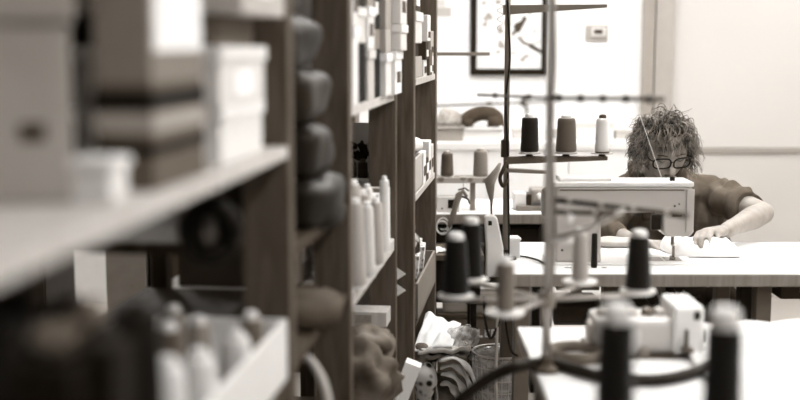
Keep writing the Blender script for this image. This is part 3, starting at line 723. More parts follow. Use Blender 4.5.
obj('clamp_collar', MB().lathe([(.013, 0), (.013, .05), (.010, .053)], tuple(L(505, 157)), 18), DK, st)
def taper_arm(a, b, h0, h1, w=.012):
    a, b = Vector(a), Vector(b); m = MB()
    vs = []
    for p, h in ((a, h0), (b, h1)):
        for s in (-1, 1):
            for e in (-1, 1): vs.append(p + Vector((0, s * w / 2, e * h / 2)))
    return m.add(vs, [(0, 1, 3, 2), (4, 6, 7, 5), (0, 4, 5, 1), (2, 3, 7, 6), (0, 2, 6, 4), (1, 5, 7, 3)])
obj('guide_arm', taper_arm(L(503, 10), L(607, 6), .030, .010), mat('paint', .42, .4), st, bev=.001)
for a, b in ((530, 13), (568, 9), (602, 6)):
    obj('thread_eye', MB().tube([L(a, b) + Vector((.004 * math.cos(i), 0, .004 * math.sin(i))) for i in [2 * PI * j / 12 for j in range(12)]], .0012, 6, closed=True), mat('steel', .8, .2, metal=1), st)
obj('spool_arm', taper_arm(L(506, 160), L(607, 158), .024, .012, .03), mat('paint', .32, .4), st, bev=.002)
obj('lower_arm', taper_arm(L(506, 170), L(546, 172), .012, .010, .03), mat('paint', .45, .4), st, bev=.002)
HX = [(529.5, 'dark', .12, .0275, .024, .106, .92), (566, 'grey', .36, .0315, .0265, .104, .85), (602, 'white', .88, .022, .0185, .104, .25)]
for k, (px, nm, v, r0, r1, h, tip) in enumerate(HX):
    p = L(px, 153.5)
    obj('spool_disc', MB().lathe([(.034, 0), (.034, .0025)], tuple(p), 26), mat('steel', .55, .3, metal=.0), st)
    obj('spool_pin', MB().lathe([(.010, -.02), (.012, -.006), (.006, -.001)], tuple(p), 16), DK, st)
    w = P(px, 153.5, SY)
    cone('%s thread spool on the stand beside the machine, %s' % (nm, ['nearest the pole', 'in the middle of three', 'at the arm tip'][k]), (w.x, w.y, w.z + .0027), r0, r1, h, v, tip=tip, group='spools on the tall stand')
# thread from the arm to the machine
a = P(604, 7, SY); b = P(663, 182, MY + .03)
tag(obj('sewing_thread', MB().tube([a, a.lerp(b, .5) + Vector((0, 0, -.006)), b], .0009, 6), mat('thread', .9, .6), None), 'taut white thread running down to the machine across the face', 'thread')
# loosely wound cord ends on the pole
pts = [L(500 + 3 * math.sin(k * .8), 4 + k * 1.1, SY - .01 + .01 * math.cos(k * .8)) + Vector((sx, SY, TZ)) for k in range(26)]
tag(obj('loose_thread', MB().tube(pts, .0014, 6), mat('thread', .7, .6), None), 'loose pale thread twisted beside the top of the tall stand', 'thread')
# cloth tied to the pole
m = MB().tube([P(500, 163, SY - .04), P(497, 170, SY - .045), P(489.5, 182, SY - .05), P(490.5, 192, SY - .05), P(491.5, 202, SY - .05), P(491, 214, SY - .05)], [.006, .014, .026, .017, .007, .003], 14, sq=.45)
o = obj('tied_rag', m, mat('fabric', .60, .8, .5), None, smooth=True); tag(o, 'beige rag tied to the stand pole, pointed end down', 'rag')
m = MB().tube(crv([P(507, 162, SY - .03), P(503, 170, SY - .05), P(500, 178, SY - .05), P(503, 186, SY - .05), P(508, 180, SY - .03)], 5), .006, 8)
obj('dark_tie', m, mat('fabric', .2, .8), o, smooth=True)
# white tapered housing hanging on the rag's cord
A_ = SY - .07
t = thing('hanging_lamp_head', 'white tapered plastic housing with square dark opening hanging by the pole', 'work lamp', tuple(P(492, 214, A_)))
o0 = P(492, 214, A_)
def lp(px, py, dy=0): return P(px, py, A_) - o0 + Vector((0, dy, 0))
poly_ = [(lp(a, b).x, lp(a, b).z) for a, b in ((484, 217), (486, 214.5), (494, 214.5), (497, 218), (503, 246), (503, 276), (486, 276), (486, 246))]
obj('housing', MB().prism(poly_, -.022, .022), mat('plastic', .84, .4), t, bev=.005)
c_ = lp(489.5, 222); obj('square_opening', B((c_.x, -.0225, c_.z), (.011, .003, .014)), mat('plastic', .1, .5), t)
obj('hang_cord', MB().tube([(0, 0, -.002), (.0, .01, .03)], .002, 6), mat('rubber', .3, .5), t)
# small white box at the left table end
q = Q(511.5, 257, TZ)
o = obj('white_carton', B((0, 0, .028), (.045, .05, .056)), mat('card', .86, .6), None, (q.x, q.y, TZ + .0005), rz=.1, bev=.003); tag(o, 'small white box at the left end of the sewing table', 'box')
obj('lid', B((0, 0, .059), (.049, .054, .008)), mat('card', .9, .6), o, bev=.002)

# ---- table behind on the left
by = Q(470, 214, TZ).y
bx0, bx1 = Q(404, 214, TZ).x, Q(562, 214, TZ).x
table('white back table behind the tall thread stand, with dark apron', bx0, bx1, by, by + .45, TZ, .04,
      [(bx0 + .05, by + .05, .04, .04), (bx1 - .05, by + .05, .04, .04), (bx0 + .05, by + .4, .04, .04), (bx1 - .05, by + .4, .04, .04)], edge_v=.52, leg_v=.2, name='back_table')
q0, q1 = P(430, 230, by + .06).x, P(541, 230, by + .06).x
t = thing('drawer_unit', 'black drawer unit filling the space under the back table', 'drawer unit', ((q0 + q1) / 2, by + .22, 0))
obj('carcass', B((0, .01, .58), (q1 - q0, .28, .24)), mat('paint', .10, .5), t, bev=.003)
for k in range(3):
    d = obj('drawer', B(((k - 1) * (q1 - q0) / 3, -.14, .58), ((q1 - q0) / 3 - .012, .02, .21)), mat('paint', .15, .45), t, bev=.003)
    obj('handle', B(((k - 1) * (q1 - q0) / 3, -.156, .62), (.1, .01, .01)), mat('steel', .3, .3), d)
for s in (-1, 1): obj('leg', B((s * (q1 - q0) / 2 * .95, .0, .23), (.03, .2, .46)), mat('paint', .1, .5), t)
# overlock machine on it, mostly behind the stand
def bx(px, Y): return P(px, 200, Y).x
t = thing('overlock_machine', 'pale overlock machine with dark side on the back table', 'sewing machine', (bx(532, by + .2), by + .2, TZ))
def rel(px, py, Y): p = P(px, py, Y); return p.x - t.location.x, p.z - TZ
a0_, z0_ = rel(514, 193, by + .12); a1_, z1_ = rel(526, 214, by + .12)
obj('white_motor_box', B(((a0_ + a1_) / 2, -.05, z0_ / 2), (a1_ - a0_, .08, z0_)), mat('plastic', .84, .4), t, bev=.004)
a0_, z0_ = rel(526, 194, by + .12); a1_, _ = rel(531, 212, by + .12)
obj('dark_cover', B(((a0_ + a1_) / 2, -.05, z0_ / 2), (a1_ - a0_, .085, z0_)), mat('plastic', .16, .4), t, bev=.003)
a0_, z0_ = rel(531, 189, by + .12); a1_, _ = rel(556, 212, by + .12)
obj('machine_head', B(((a0_ + a1_) / 2, -.04, z0_ / 2 + .015), (a1_ - a0_, .12, z0_ - .03)), mat('enamel', .52, .4), t, bev=.01)
obj('thread_tension_knob', MB().lathe([(.012, 0), (.012, .02), (.006, .026)], ((a0_ + a1_) / 2 - .02, -.1, z0_ * .7), 16, Matrix.Rotation(PI / 2, 3, 'X')), mat('plastic', .85, .3), t)
obj('base', B(((a0_ + a1_) / 2 - .03, -.04, .01), (.16, .16, .02)), mat('enamel', .4, .4), t, bev=.004)
# third stand: pole hidden by the last post, spools on its plate, guide arm above
sy3 = by + .12
zpl = P(447, 176, sy3).z
t = thing('spool_rack', 'spool rack on the back table next to the last shelf post', 'thread stand', (P(438, 200, sy3).x, sy3, TZ))
o3 = Vector(t.location)
xa, xb = P(437, 0, sy3).x - o3.x - .02, P(492, 0, sy3).x - o3.x
obj('spool_plate', B(((xa + xb) / 2, 0, zpl - TZ - .012), (xb - xa, .10, .022)), mat('print', .62, .5, .4, 30), t, bev=.003)
obj('pole', MB().tube([(-.012, .03, 0), (-.012, .03, 1.0)], .008, 12), DM, t, smooth=True)
obj('support', B((xb - .07, 0, (zpl - TZ - .023) / 2), (.02, .03, zpl - TZ - .023)), mat('paint', .5, .4), t)
g = P(434, 54, sy3) - o3; g2 = P(488, 54, sy3) - o3
obj('guide_arm', B(((g.x + g2.x) / 2, .03, g.z), (g2.x - g.x + .02, .012, .014)), mat('paint', .46, .4), t, bev=.001)
for px, r0, r1, h, v, lb in ((447, .0255, .022, .09, .33, 'dark grey spool on the back spool rack by the shelf post'), (480.5, .0295, .0265, .100, .52, 'lighter grey spool on the back spool rack')):
    q = P(px, 176, sy3); cone(lb, (q.x, q.y, zpl + .0005), r0, r1, h, v, tip=.6, group='spools on the back rack', pin=.01)
# small box with dark window on the back table
t = thing('control_box', 'pale control box with dark window on the back table', 'control box', (P(448, 200, by + .1).x, by + .08, TZ + .0005))
obj('box_shell', B((0, 0, .03), (.09, .07, .06)), mat('plastic', .78, .5), t, bev=.003)
obj('dark_window', B((.012, -.036, .033), (.028, .003, .034)), mat('plastic', .1, .3), t)
obj('button', MB().lathe([(.004, 0), (.004, .004)], (-.025, -.035, .015), 10, Matrix.Rotation(PI / 2, 3, 'X')), mat('plastic', .3, .3), t)
# air gun with coiled hose in front of the table edge
GY = by - .05
t = thing('air_gun', 'grey air gun with coiled white hose hanging before the back table', 'air gun', tuple(P(463, 190, GY)))
o0 = P(463, 190, GY)
def gp(px, py): return P(px, py, GY) - o0
obj('barrel', MB().tube([gp(467, 197), gp(463, 191), gp(459, 195), gp(455, 208), gp(451, 222), gp(449, 227)], [.006, .009, .014, .011, .012, .007], 12), mat('plastic', .45, .5), t, smooth=True)
obj('trigger', MB().tube([gp(461, 196), gp(468, 199), gp(470, 204)], .004, 8).tube([gp(458, 190), gp(465, 188), gp(469, 191)], .003, 8), mat('plastic', .2, .4), t, smooth=True)
pts = [];
for k in range(50):
    a = k / 50 * 2 * PI * 2.2; pts.append(gp(442 + 5.8 * math.cos(a + 1) + k * .02, 226 + 7 * math.sin(a + 1) + 2.5 * math.sin(k * .09)) + Vector((0, .0006 * k, 0)))
pts += [gp(449, 230), gp(452, 226)]
obj('coiled_hose', MB().tube(pts, .0022, 6), mat('plastic', .88, .4), t, smooth=True)
obj('hanger_wire', MB().tube([gp(463, 190), gp(464, 178)], .0016, 6), mat('steel', .5, .3), t)

# black side table with papers at the rack end, chest with lettering behind
zt = .66; y0_ = Q(440, 255, zt).y
X0, X1 = Q(424, 255, zt).x, Q(484, 255, zt).x
t = thing('side_table', 'small black side table with drawer beside the rack end', 'table', ((X0 + X1) / 2, y0_ + .12, 0))
obj('tabletop', B((0, 0, zt - .01), (X1 - X0, .25, .02)), mat('paint', .30, .5), t, bev=.002)
obj('drawer_box', B((0, .01, zt - .10), (X1 - X0 - .02, .21, .155)), mat('paint', .07, .5), t, bev=.002)
for sx_ in (-1, 1):
    for sy_ in (-1, 1): obj('leg', B((sx_ * (X1 - X0 - .07) / 2, sy_ * .09, (zt - .18) / 2), (.022, .022, zt - .18)), mat('paint', .08, .5), t)
for k, (px, py, r) in enumerate(((436, 249, .3), (431, 252, -.2), (440, 251, .7))):
    q = Q(px, py, zt)
    tag(obj('loose_paper', B((0, 0, 0), (.055, .07, .0015)), mat('print', .93, .8, .8, 90), None, (q.x, q.y, zt + .0012 + .002 * k), rz=r), 'loose printed slip on the black side table, %s' % ['lowest', 'middle one', 'topmost'][k], 'paper')
CY = by + .02
X0, X1 = P(438, 330, CY).x, P(515, 330, CY).x
t = thing('machine_chest', 'dark chest with pale lettering on the floor behind the wastebasket', 'chest', ((X0 + X1) / 2, CY + .05, 0))
ztop = P(470, 318, CY).z
obj('chest_body', B((0, 0, ztop / 2), (X1 - X0, .1, ztop)), mat('paint', .34, .6), t, bev=.004)
obj('chest_lid', B((0, 0, ztop + .009), (X1 - X0 + .01, .11, .018)), mat('paint', .28, .5), t, bev=.003)
# letters L E R on the front, built of strokes
q = P(482, 333, CY) ; lx0 = q.x - (X0 + X1) / 2; lz0 = P(482, 337, CY).z; H = .030; Wd = .019; s_ = .0055
def letter(ch, x):
    m = MB(); yy = -.0515
    m.box((x + s_ / 2, yy, lz0 + H / 2), (s_, .003, H))
    if ch in 'LE': m.box((x + Wd / 2, yy, lz0 + s_ / 2), (Wd, .003, s_))
    if ch == 'E': m.box((x + Wd / 2, yy, lz0 + H - s_ / 2), (Wd, .003, s_)); m.box((x + Wd / 2 - .001, yy, lz0 + H / 2), (Wd - .003, .003, s_))
    if ch == 'R':
        m.box((x + Wd / 2 - .001, yy, lz0 + H - s_ / 2), (Wd - .003, .003, s_)); m.box((x + Wd / 2 - .001, yy, lz0 + H / 2), (Wd - .003, .003, s_))
        m.box((x + Wd - s_ / 2, yy, lz0 + H * .75), (s_, .003, H * .4)); m.box((x + Wd * .66, yy, lz0 + H * .22), (s_, .003, H * .52), ry=-.45)
    return m
for k, ch in enumerate('LER'): obj('printed_letter', letter(ch, lx0 - .016 + k * .026), mat('paint', .92, .6), t)
o = obj('grey_case', B((0, 0, .04), (X1 - X0 - .04, .09, .08)), mat('card', .52, .6), None, ((X0 + X1) / 2, CY + .05, ztop + .0185), bev=.006); tag(o, 'flat grey case lying on the dark chest', 'case')
obj('handle', MB().tube([(-.04, -.046, .04), (-.03, -.058, .04), (.03, -.058, .04), (.04, -.046, .04)], .004, 8), mat('plastic', .2, .4), o)
# cables hanging from the left table end
for k, (pp, r, v, lb) in enumerate([([(484, 296), (485, 318), (490, 338), (496, 330), (502, 310), (503, 290)], .0042, .1, 'black cable hanging in a loop under the left table end'),
                              ([(504, 300), (506, 325), (511, 350), (518, 356)], .0032, .1, 'thin black cable dropping towards the wastebasket'),
                              ([(499, 290), (497, 330), (496, 370), (497, 410)], .0045, .66, 'pale vertical cable hanging before the wastebasket')]):
    tag(obj('hanging_cable', MB().tube(crv([P(a, b, 3.42) for a, b in pp], 8), r, 8), mat('rubber', v, .5), None, smooth=True), lb, 'cable')

# ---- wastebasket with liner
q = P(500, 346, 3.85); bx_, by_, bz_ = q.x, 3.85, .40
t = thing('wastebasket', 'wire wastebasket with clear plastic liner beside the clothes pile', 'bin', (bx_, by_, 0))
m = MB(); R0, R1 = .075, .092
def wr(z): return R0 + (R1 - R0) * z / bz_
for k in range(24):
    a = 2 * PI * k / 24
    m.tube([(wr(0) * math.cos(a), wr(0) * math.sin(a), .0), (wr(bz_) * math.cos(a), wr(bz_) * math.sin(a), bz_)], .0014, 5)
for k in range(11):
    z = bz_ * k / 10; m.tube([(wr(z) * math.cos(2 * PI * i / 28), wr(z) * math.sin(2 * PI * i / 28), z + .001) for i in range(28)], .0016 if k < 10 else .004, 5, closed=True)
obj('wire_cage', m, mat('steel', .74, .4), t, smooth=True)
m = MB()
def liner(u, v):
    a = 2 * PI * u; z = .02 + v * (bz_ - .01); r = wr(min(z, bz_)) - .004 + (.006 * noise.noise(Vector((math.cos(a) * 4, math.sin(a) * 4, z * 20))))
    if v > .93: r += .016 * (v - .93) / .07; z -= .03 * max(0, v - .965) / .035
    return (r * math.cos(a), r * math.sin(a), z)
obj('plastic_liner', m.sheet(liner, 60, 26), mat('film', .9, .2, None, 22), t, smooth=True)
for k in range(9):
    a = rnd.uniform(0, 6.3); r = rnd.uniform(0, .035)
    o = obj('crumpled_scrap', MB().blob((0, 0, 0), (.06, .05, .045), Matrix.Rotation(a, 3, 'X'), amp=.02, sc=40, seed=k), mat('fabric', (.85, .55, .75)[k % 3], .8), None,
        (bx_ + r * math.cos(a), by_ + r * math.sin(a), .05 + k * .032), smooth=True)
    tag(o, 'crumpled scrap inside the wastebasket', 'scrap', 'scraps in the wastebasket')

# ---- pile of clothes in a carton on the floor
def FP(px, py, Y): return P(px, py, Y)
cx0, cx1 = P(417, 390, 3.74).x, P(474, 390, 3.74).x
zt = .27
m = MB(); w = cx1 - cx0
for s in (-1, 1): m.box((s * (w / 2 - .003), 0, zt / 2), (.006, .3, zt)); m.box((0, s * (.15 - .003), zt / 2), (w, .006, zt))
m.box((0, 0, .004), (w, .3, .008))
o = obj('floor_carton', m, mat('card', .45, .8), None, ((cx0 + cx1) / 2, 3.9, 0), bev=.001); tag(o, 'open cardboard carton of clothes on the floor at the rack end', 'box')
def lump(name, label, px, py, Y, d, v, v2=None, amp=.015, sc=16, seed=1, kind='fabric', tex=18, rot=0, power=.8, cat='clothing', rough=.8):
    o = obj(name, MB().blob((0, 0, 0), d, seg=44, rings=26, amp=amp, sc=sc, seed=seed, power=power), mat(kind, v, rough, v2, tex), None, P(px, py, Y), rot=(0, rot, 0), smooth=True)
    return tag(o, label, cat)
lump('garment', 'dark garment filling the floor carton under the patterned one', 445, 395, 3.86, (.17, .22, .12), .5, .34, seed=3)
lump('garment', 'patterned garment bunched at the front of the pile next to post', 426, 383, 3.74, (.07, .08, .13), .8, .12, kind='print', tex=38, seed=4, amp=.02)
lump('garment', 'brown garment lump at the pile top next to post', 422, 356, 3.76, (.05, .08, .075), .45, .3, seed=5)
lump('garment', 'black garment bit tucked in the middle of the pile', 434, 357, 3.78, (.035, .06, .05), .10, .05, seed=6)
for k, (pp, v) in enumerate([([(440, 360), (455, 358), (468, 368), (476, 385)], .93), ([(442, 367), (455, 366), (466, 377), (472, 392)], .9), ([(442, 374), (452, 375), (461, 385), (466, 398)], .92),
                             ([(443, 383), (450, 385), (456, 393), (458, 404)], .8), ([(434, 362), (433, 375), (436, 388), (437, 402)], .7)]):
    pts = crv([P(a, b, 3.73 - .012 * i + .01 * k) for i, (a, b) in enumerate(pp)], 6)
    n = len(pts); m = MB().tube(pts, [.019 + .006 * math.sin(i * .7 + k * 2.3) for i in range(n)], 12, sq=.3)
    tag(obj('cloth_fold', m, mat('fabric', v, .8, v - .1, 24), None, smooth=True), '%s of strip of pale cloth in the pile' % '' if 0 else 'strip of %s cloth curving down over the pile, %s' % (tone(v), ['outermost and topmost', 'second from outside', 'third from outside', 'innermost short one', 'hanging straight beside the patterned garment'][k]), 'cloth')
def slab(name, label, cat, pts, Y0, Y1, th, v, wav=.006, sd=0, m_=None):
    """a limp flat thing laid over the pile; pts: near-left, near-right, far-right, far-left in pixels"""
    a, b = P(*pts[0], Y0), P(*pts[1], Y0); c, d = P(*pts[2], Y1), P(*pts[3], Y1)
    def f(u, v_):
        p = a.lerp(b, u).lerp(d.lerp(c, u), v_); p.z += wav * noise.noise(Vector((u * 4, v_ * 4, sd))) * 2; return p
    return tag(obj(name, MB().sheet(f, 24, 16), m_ or mat('fabric', v, .8, v - .05), None, smooth=True, solid=th), label, cat)
slab('folded_garment', 'flat folded pale garment on the pile beneath the white sheet', 'clothing', [(418, 352), (470, 350), (472, 343), (420, 344)], 3.72, 3.95, .012, .75, .008, 2)
slab('folded_garment', 'lower grey folded garment showing under the pale one', 'clothing', [(419, 358), (466, 356), (470, 350), (420, 351)], 3.73, 3.95, .012, .5, .008, 5)
slab('paper_sheet', 'large white sheet lying tilted on top of the clothes pile', 'paper', [(413, 350), (452, 347), (461, 324), (426, 314)], 3.73, 4.0, .006, .93, .010, 8, mat('paper', .94, .7))
lump('plastic_bag', 'crumpled clear plastic bag beside the white sheet', 462, 336, 3.84, (.075, .1, .07), .85, None, amp=.04, sc=22, seed=8, kind='film', tex=30, cat='bag', rough=.15)

# ================================================================== near work table on the right
fy = Q(600, 327, TZ).y; fx0 = Q(517, 327, TZ).x
table('near white work table with the blurred overlock machine', fx0, 1.9, 1.25, fy, TZ, .035,
      [(fx0 + .06, fy - .06, .045, .045), (1.84, fy - .06, .045, .045), (fx0 + .06, 1.31, .045, .045), (1.84, 1.31, .045, .045)], edge_v=.75, leg_v=.45, top_v=.92)
# blurred machine
YB = 2.47
c0 = P(650, 362, YB)
t = thing('overlock_machine', 'white overlock machine on the near table, blurred, behind two big black cones', 'sewing machine', (c0.x, YB, TZ + .0005))
def bo(name, pxa, pya, pxb, pyb, y0, y1, m_, bev=.005, par=None):
    a = P(pxa, pya, YB); b = P(pxb, pyb, YB); z0, z1 = max(b.z, TZ + .001) - TZ, a.z - TZ
    return obj(name, B(((a.x + b.x) / 2 - c0.x, (y0 + y1) / 2, (z0 + z1) / 2), (b.x - a.x, y1 - y0, z1 - z0)), m_, par or t, bev=bev)
EN = mat('enamel', .80, .35, .77, 4)
bo('machine_body', 596, 320, 676, 362, 0, .12, EN, .012)
hb = bo('machine_head', 673, 306, 702, 362, -.01, .13, mat('enamel', .88, .3, .86, 4), .008)
bo('head_window', 693, 311, 699, 319, -.014, -.009, mat('plastic', .1, .3), .001, )
bo('looper_cover', 600, 330, 640, 358, -.006, .001, mat('enamel', .85, .3), .004)
bo('side_lever', 702, 332, 707, 345, .02, .05, mat('plastic', .15, .4), .002); bo('side_lever', 702, 350, 706, 360, .01, .03, mat('plastic', .15, .4), .002)
bo('base_plate', 590, 361, 708, 366, -.03, .15, mat('paint', .25, .5), .002)
for px in (606, 621, 636, 652, 664):
    p = P(px, 319, YB); obj('tension_dial', MB().lathe([(.012, 0), (.013, .008), (.010, .014), (.004, .016)], (p.x - c0.x, .05, p.z - TZ - .002), 18), mat('plastic', .75 if px != 652 else .4, .3), t)
p = P(643, 352, YB); obj('front_knob', MB().lathe([(.012, 0), (.012, .014), (.009, .018)], (p.x - c0.x, -.001, p.z - TZ), 18, Matrix.Rotation(PI / 2, 3, 'X')), mat('plastic', .55, .3), t)
p = P(684, 350, YB); obj('presser_foot', MB().box((p.x - c0.x, -.03, .02), (.02, .03, .008)).box((p.x - c0.x, -.02, .04), (.007, .008, .04)), mat('steel', .3, .3), t, bev=.001)
p = P(598, 345, YB); obj('hand_wheel', MB().lathe([(.01, -.008), (.03, -.006), (.03, .008), (.012, .01)], (p.x - c0.x - .008, .06, p.z - TZ + .01), 24, Matrix.Rotation(PI / 2, 3, 'Y')), mat('plastic', .7, .4), t)
# black hose across the table
pts = crv([P(440, 425, 2.32), P(455, 405, 2.32), P(475, 388, 2.32), P(497, 374, 2.32), Q(520, 366, TZ + .02), Q(550, 363, TZ + .0125), Q(600, 376, TZ + .0125), Q(650, 380, TZ + .0125), Q(688, 374, TZ + .0125), Q(716, 362, TZ + .0125)], 8)
tag(obj('black_hose', MB().tube(pts, .0115, 14), mat('rubber', .10, .45), None, smooth=True), 'thick black hose arching onto the near table', 'hose')
for k, (px, py, R_, r_, v, lb) in enumerate(((576, 358, .055, .012, .42, 'grey ring of tape lying left of the blurred overlock machine'),)):
    q = Q(px, py, TZ)
    o = obj('tape_reel', MB().tube([(R_ * math.cos(2 * PI * i / 40), R_ * math.sin(2 * PI * i / 40), r_ * .9) for i in range(40)], r_, 12, closed=True), mat('fabric', v, .7, v - .1), None, (q.x, q.y, TZ + .001), smooth=True); tag(o, lb, 'reel')
    obj('reel_core', MB().lathe([(R_ * .35, 0), (R_ * .35, .006), (R_ * .2, .006)], seg=24), mat('card', .8, .7), o)
# white cloth on the right of the near table
def wc(u, v):
    a = Q(712, 398, TZ); X = a.x + (u) * .62 - .12 * (1 - v) * 0; Y = 1.75 + v * (fy - 1.76)
    h = .004 + .010 * abs(noise.noise(Vector((u * 5, v * 6, 2)))) + .006 * abs(math.sin(9 * u + 4 * v + 2 * noise.noise(Vector((u * 3, v * 3, 0)))))
    return (X + .03 * v, Y, TZ + .002 + h)
tag(obj('white_cloth', MB().sheet(wc, 50, 50), mat('fabric', .93, .8, .89, 12), None, solid=.003, smooth=True), 'large wrinkled white cloth spread on the right of the near table', 'cloth')

# ---- blurred thread stand standing on the near table
NY = 2.35
q = P(547, 300, NY); nx = q.x; zt = .906
st = thing('thread_stand', 'blurred grey thread stand on the near table carrying five cones', 'thread stand', (nx, NY, TZ + .0005))
def N_(px, py, Y): p = P(px, py, Y); return p - Vector((nx, NY, TZ))
obj('base_plate', MB().lathe([(.030, 0), (.030, .006), (.014, .014), (.012, .03)], seg=26), DM, st)
obj('pole', MB().tube([(0, 0, .01), (0, 0, .86)], .0085, 14), mat('paint', .74, .35), st, smooth=True)
pts = crv([(0.01, -.01, .04), (-.010, -.012, .12), (.010, -.012, .2), (.004, -.01, .5), (.006, -.011, .62), (.003, -.01, .75), (.006, 0, .86)], 8)
obj('power_cable', MB().tube(pts, .0035, 8), mat('rubber', .55, .5), st, smooth=True)
cones2 = [(455.5, 2.35, .0275, .021, .112, .045, .9, 'black cone with pale top at the left end of the blurred stand'),
          (471, 2.52, .0255, .020, .118, .05, .85, 'black cone just behind the leftmost cone of blurred stand'),
          (505.5, 2.20, .0165, .0155, .090, .46, .92, 'slim grey-brown spool of the blurred stand'),
          (580, 2.50, .0170, .0150, .100, .68, .85, 'slim beige spool of the blurred stand right of the pole'),
          (638, 2.40, .0265, .020, .110, .07, .85, 'black cone at the right of the blurred stand')]
for k, (px, Y, r0, r1, h, v, tip, lb) in enumerate(cones2):
    X = on(px, Y, zt).x
    d = Vector((X - nx, Y - NY, zt - TZ - .010))
    obj('spool_arm', MB().tube([(0, 0, zt - TZ - .010), d], .005, 10), mat('paint', .66, .4), st, smooth=True)
    obj('spool_disc', MB().lathe([(.032, -.006), (.037, -.001), (.037, .001)], (d.x, d.y, zt - TZ - .002), 26), mat('plastic', .84, .4), st)
    cone(lb, (X, Y, zt + .0002), r0, r1, h, v, tip=tip, group='cones on the blurred stand', pin=.014, tr=.8)
obj('arm_hub', MB().lathe([(.016, 0), (.016, .03)], (0, 0, zt - TZ - .025), 18), mat('paint', .5, .4), st)
def beaded(name, a, b, r, n, v, vb, par=st, rb=2.0):
    a, b = Vector(a), Vector(b)
    o = obj(name, MB().tube([a, b], r, 10), mat('paint', v, .4), par, smooth=True)
    for k in range(n):
        p = a.lerp(b, (k + .6) / (n + .2)); d = (b - a).normalized()
        obj('thread_ring', MB().tube([p - d * .004, p + d * .004], r * rb, 10), mat('steel', vb, .3), o, smooth=True)
    return o
beaded('guide_arm', N_(478, 95, 2.9), N_(552, 98, NY), .0035, 2, .2, .25)
beaded('guide_arm', N_(546, 98, NY), N_(664, 99.5, 2.2), .0045, 5, .22, .16)
beaded('guide_arm', N_(436, 106, 2.6), N_(548, 102, NY), .003, 1, .42, .4)
obj('thread_hook', MB().tube(crv([N_(525, 98, 2.4), N_(522, 104, 2.4), N_(527, 108, 2.4), N_(526, 115, 2.4)], 5), .004, 8), mat('paint', .3, .4), st, smooth=True)
beaded('tension_bar', N_(552, 199.5, NY), N_(688, 216, 2.2), .0055, 4, .17, .62, rb=1.3)
beaded('tension_bar', N_(552, 212, NY), N_(614, 213.5, 2.25), .005, 2, .2, .62, rb=1.3)
obj('bar_bracket', MB().tube([N_(598, 204, 2.3), N_(599, 226, 2.3)], .006, 10), mat('paint', .25, .4), st, smooth=True)
obj('slanting_guide', MB().tube([N_(552, 240, 2.33), N_(590, 228, 2.3), N_(624, 210, 2.25)], [.008, .006, .005], 12), mat('plastic', .74, .4), st, smooth=True)
obj('guide_dish', MB().lathe([(.02, -.006), (.024, 0), (.018, .004)], tuple(N_(562, 240, 2.33)), 22), mat('plastic', .82, .35), st)
obj('white_clip', MB().box(tuple(N_(570, 219, 2.3)), (.012, .008, .018), ry=.5), mat('plastic', .92, .3), st, bev=.003)

# ---- two near cones on a low stand
t = thing('cone_stand', 'low stand on the near table under the two biggest black cones', 'thread stand', (P(668, 400, 1.5).x, 1.5, TZ + .0005))
zc_ = .885
obj('base_plate', MB().lathe([(.05, 0), (.05, .006), (.012, .014)], seg=26), DM, t)
obj('pole', MB().tube([(0, 0, .01), (0, 0, zc_ - TZ)], .008, 12), DM, t, smooth=True)
for k, (px, Y, ztp, v, lb) in enumerate(((615.5, 1.54, 1.040, .05, 'big near black cone with pale top, in front of the overlock machine'), (722.5, 1.46, 1.052, .05, 'big near black cone with pale top, in front of the white cloth'))):
    X = on(px, Y, .98).x; d = (X - t.location.x, Y - 1.5, zc_ - TZ - .008)
    obj('spool_arm', MB().tube([(0, 0, zc_ - TZ - .008), d], .005, 10), DM, t, smooth=True)
    obj('spool_disc', MB().lathe([(.036, -.003), (.036, 0)], (d[0], d[1], zc_ - TZ - .001), 24), mat('plastic', .5, .4), t)
    cone(lb, (X, Y, zc_ + .0002), .0262, .0225, ztp - zc_, v, tip=.86, group='big near cones', pin=.026, tr=.86)

# ================================================================== the person
HC = P(665, 148, 4.12)
person = thing('person', 'person with tousled hair and dark glasses bent over the sewing machine', 'person', (HC.x + .02, 4.42, 0))
PO = Vector(person.location)
Hm = Matrix.Translation(HC - PO) @ Matrix.Rotation(math.radians(3), 4, 'Z') @ Matrix.Rotation(math.radians(22), 4, 'X') @ Matrix.Rotation(math.radians(-3), 4, 'Y')
H3 = Hm.to_3x3()
def hp(x, y, z): return Hm @ Vector((x, y, z))
def G(px, py, Y): return P(px, py, Y) - PO
body = MB()
# head: one closed skull with cheeks, jaw, brow, sockets
def head_r(n):
    """n: unit direction, -y is the face"""
    x, y, z = n
    rx, ry, rz = .074, .094, .112
    if z < 0: rx *= 1 - .26 * (-z) ** 1.4; 
    p = Vector((x * rx, y * ry, z * rz))
    if y < 0:
        f = max(0, -y)
        for sx in (-1, 1):      # eye sockets, cheekbones
            d = (Vector((x * rx - sx * .030, 0, z * rz - .002))).length
            p.y += .009 * f * math.exp(-(d / .017) ** 2)
            d = (Vector((x * rx - sx * .042, 0, z * rz + .035))).length
            p.y -= .005 * f * math.exp(-(d / .02) ** 2)
        p.y -= .004 * f * math.exp(-((z * rz - .022) / .010) ** 2) * math.exp(-(x * rx / .05) ** 2)   # brow
        p.y -= .007 * f * math.exp(-((z * rz + .098) / .016) ** 2) * math.exp(-(x * rx / .022) ** 2)  # chin
        p.y -= .004 * f * math.exp(-((z * rz + .062) / .018) ** 2) * math.exp(-(x * rx / .03) ** 2)   # mouth area
    return p
seg, rings = 72, 56
vs = []; fs = []
for i in range(rings + 1):
    th = PI * i / rings
    for k in range(seg):
        ph = 2 * PI * k / seg
        vs.append(Hm @ head_r((math.sin(th) * math.cos(ph), math.sin(th) * math.sin(ph), math.cos(th))))
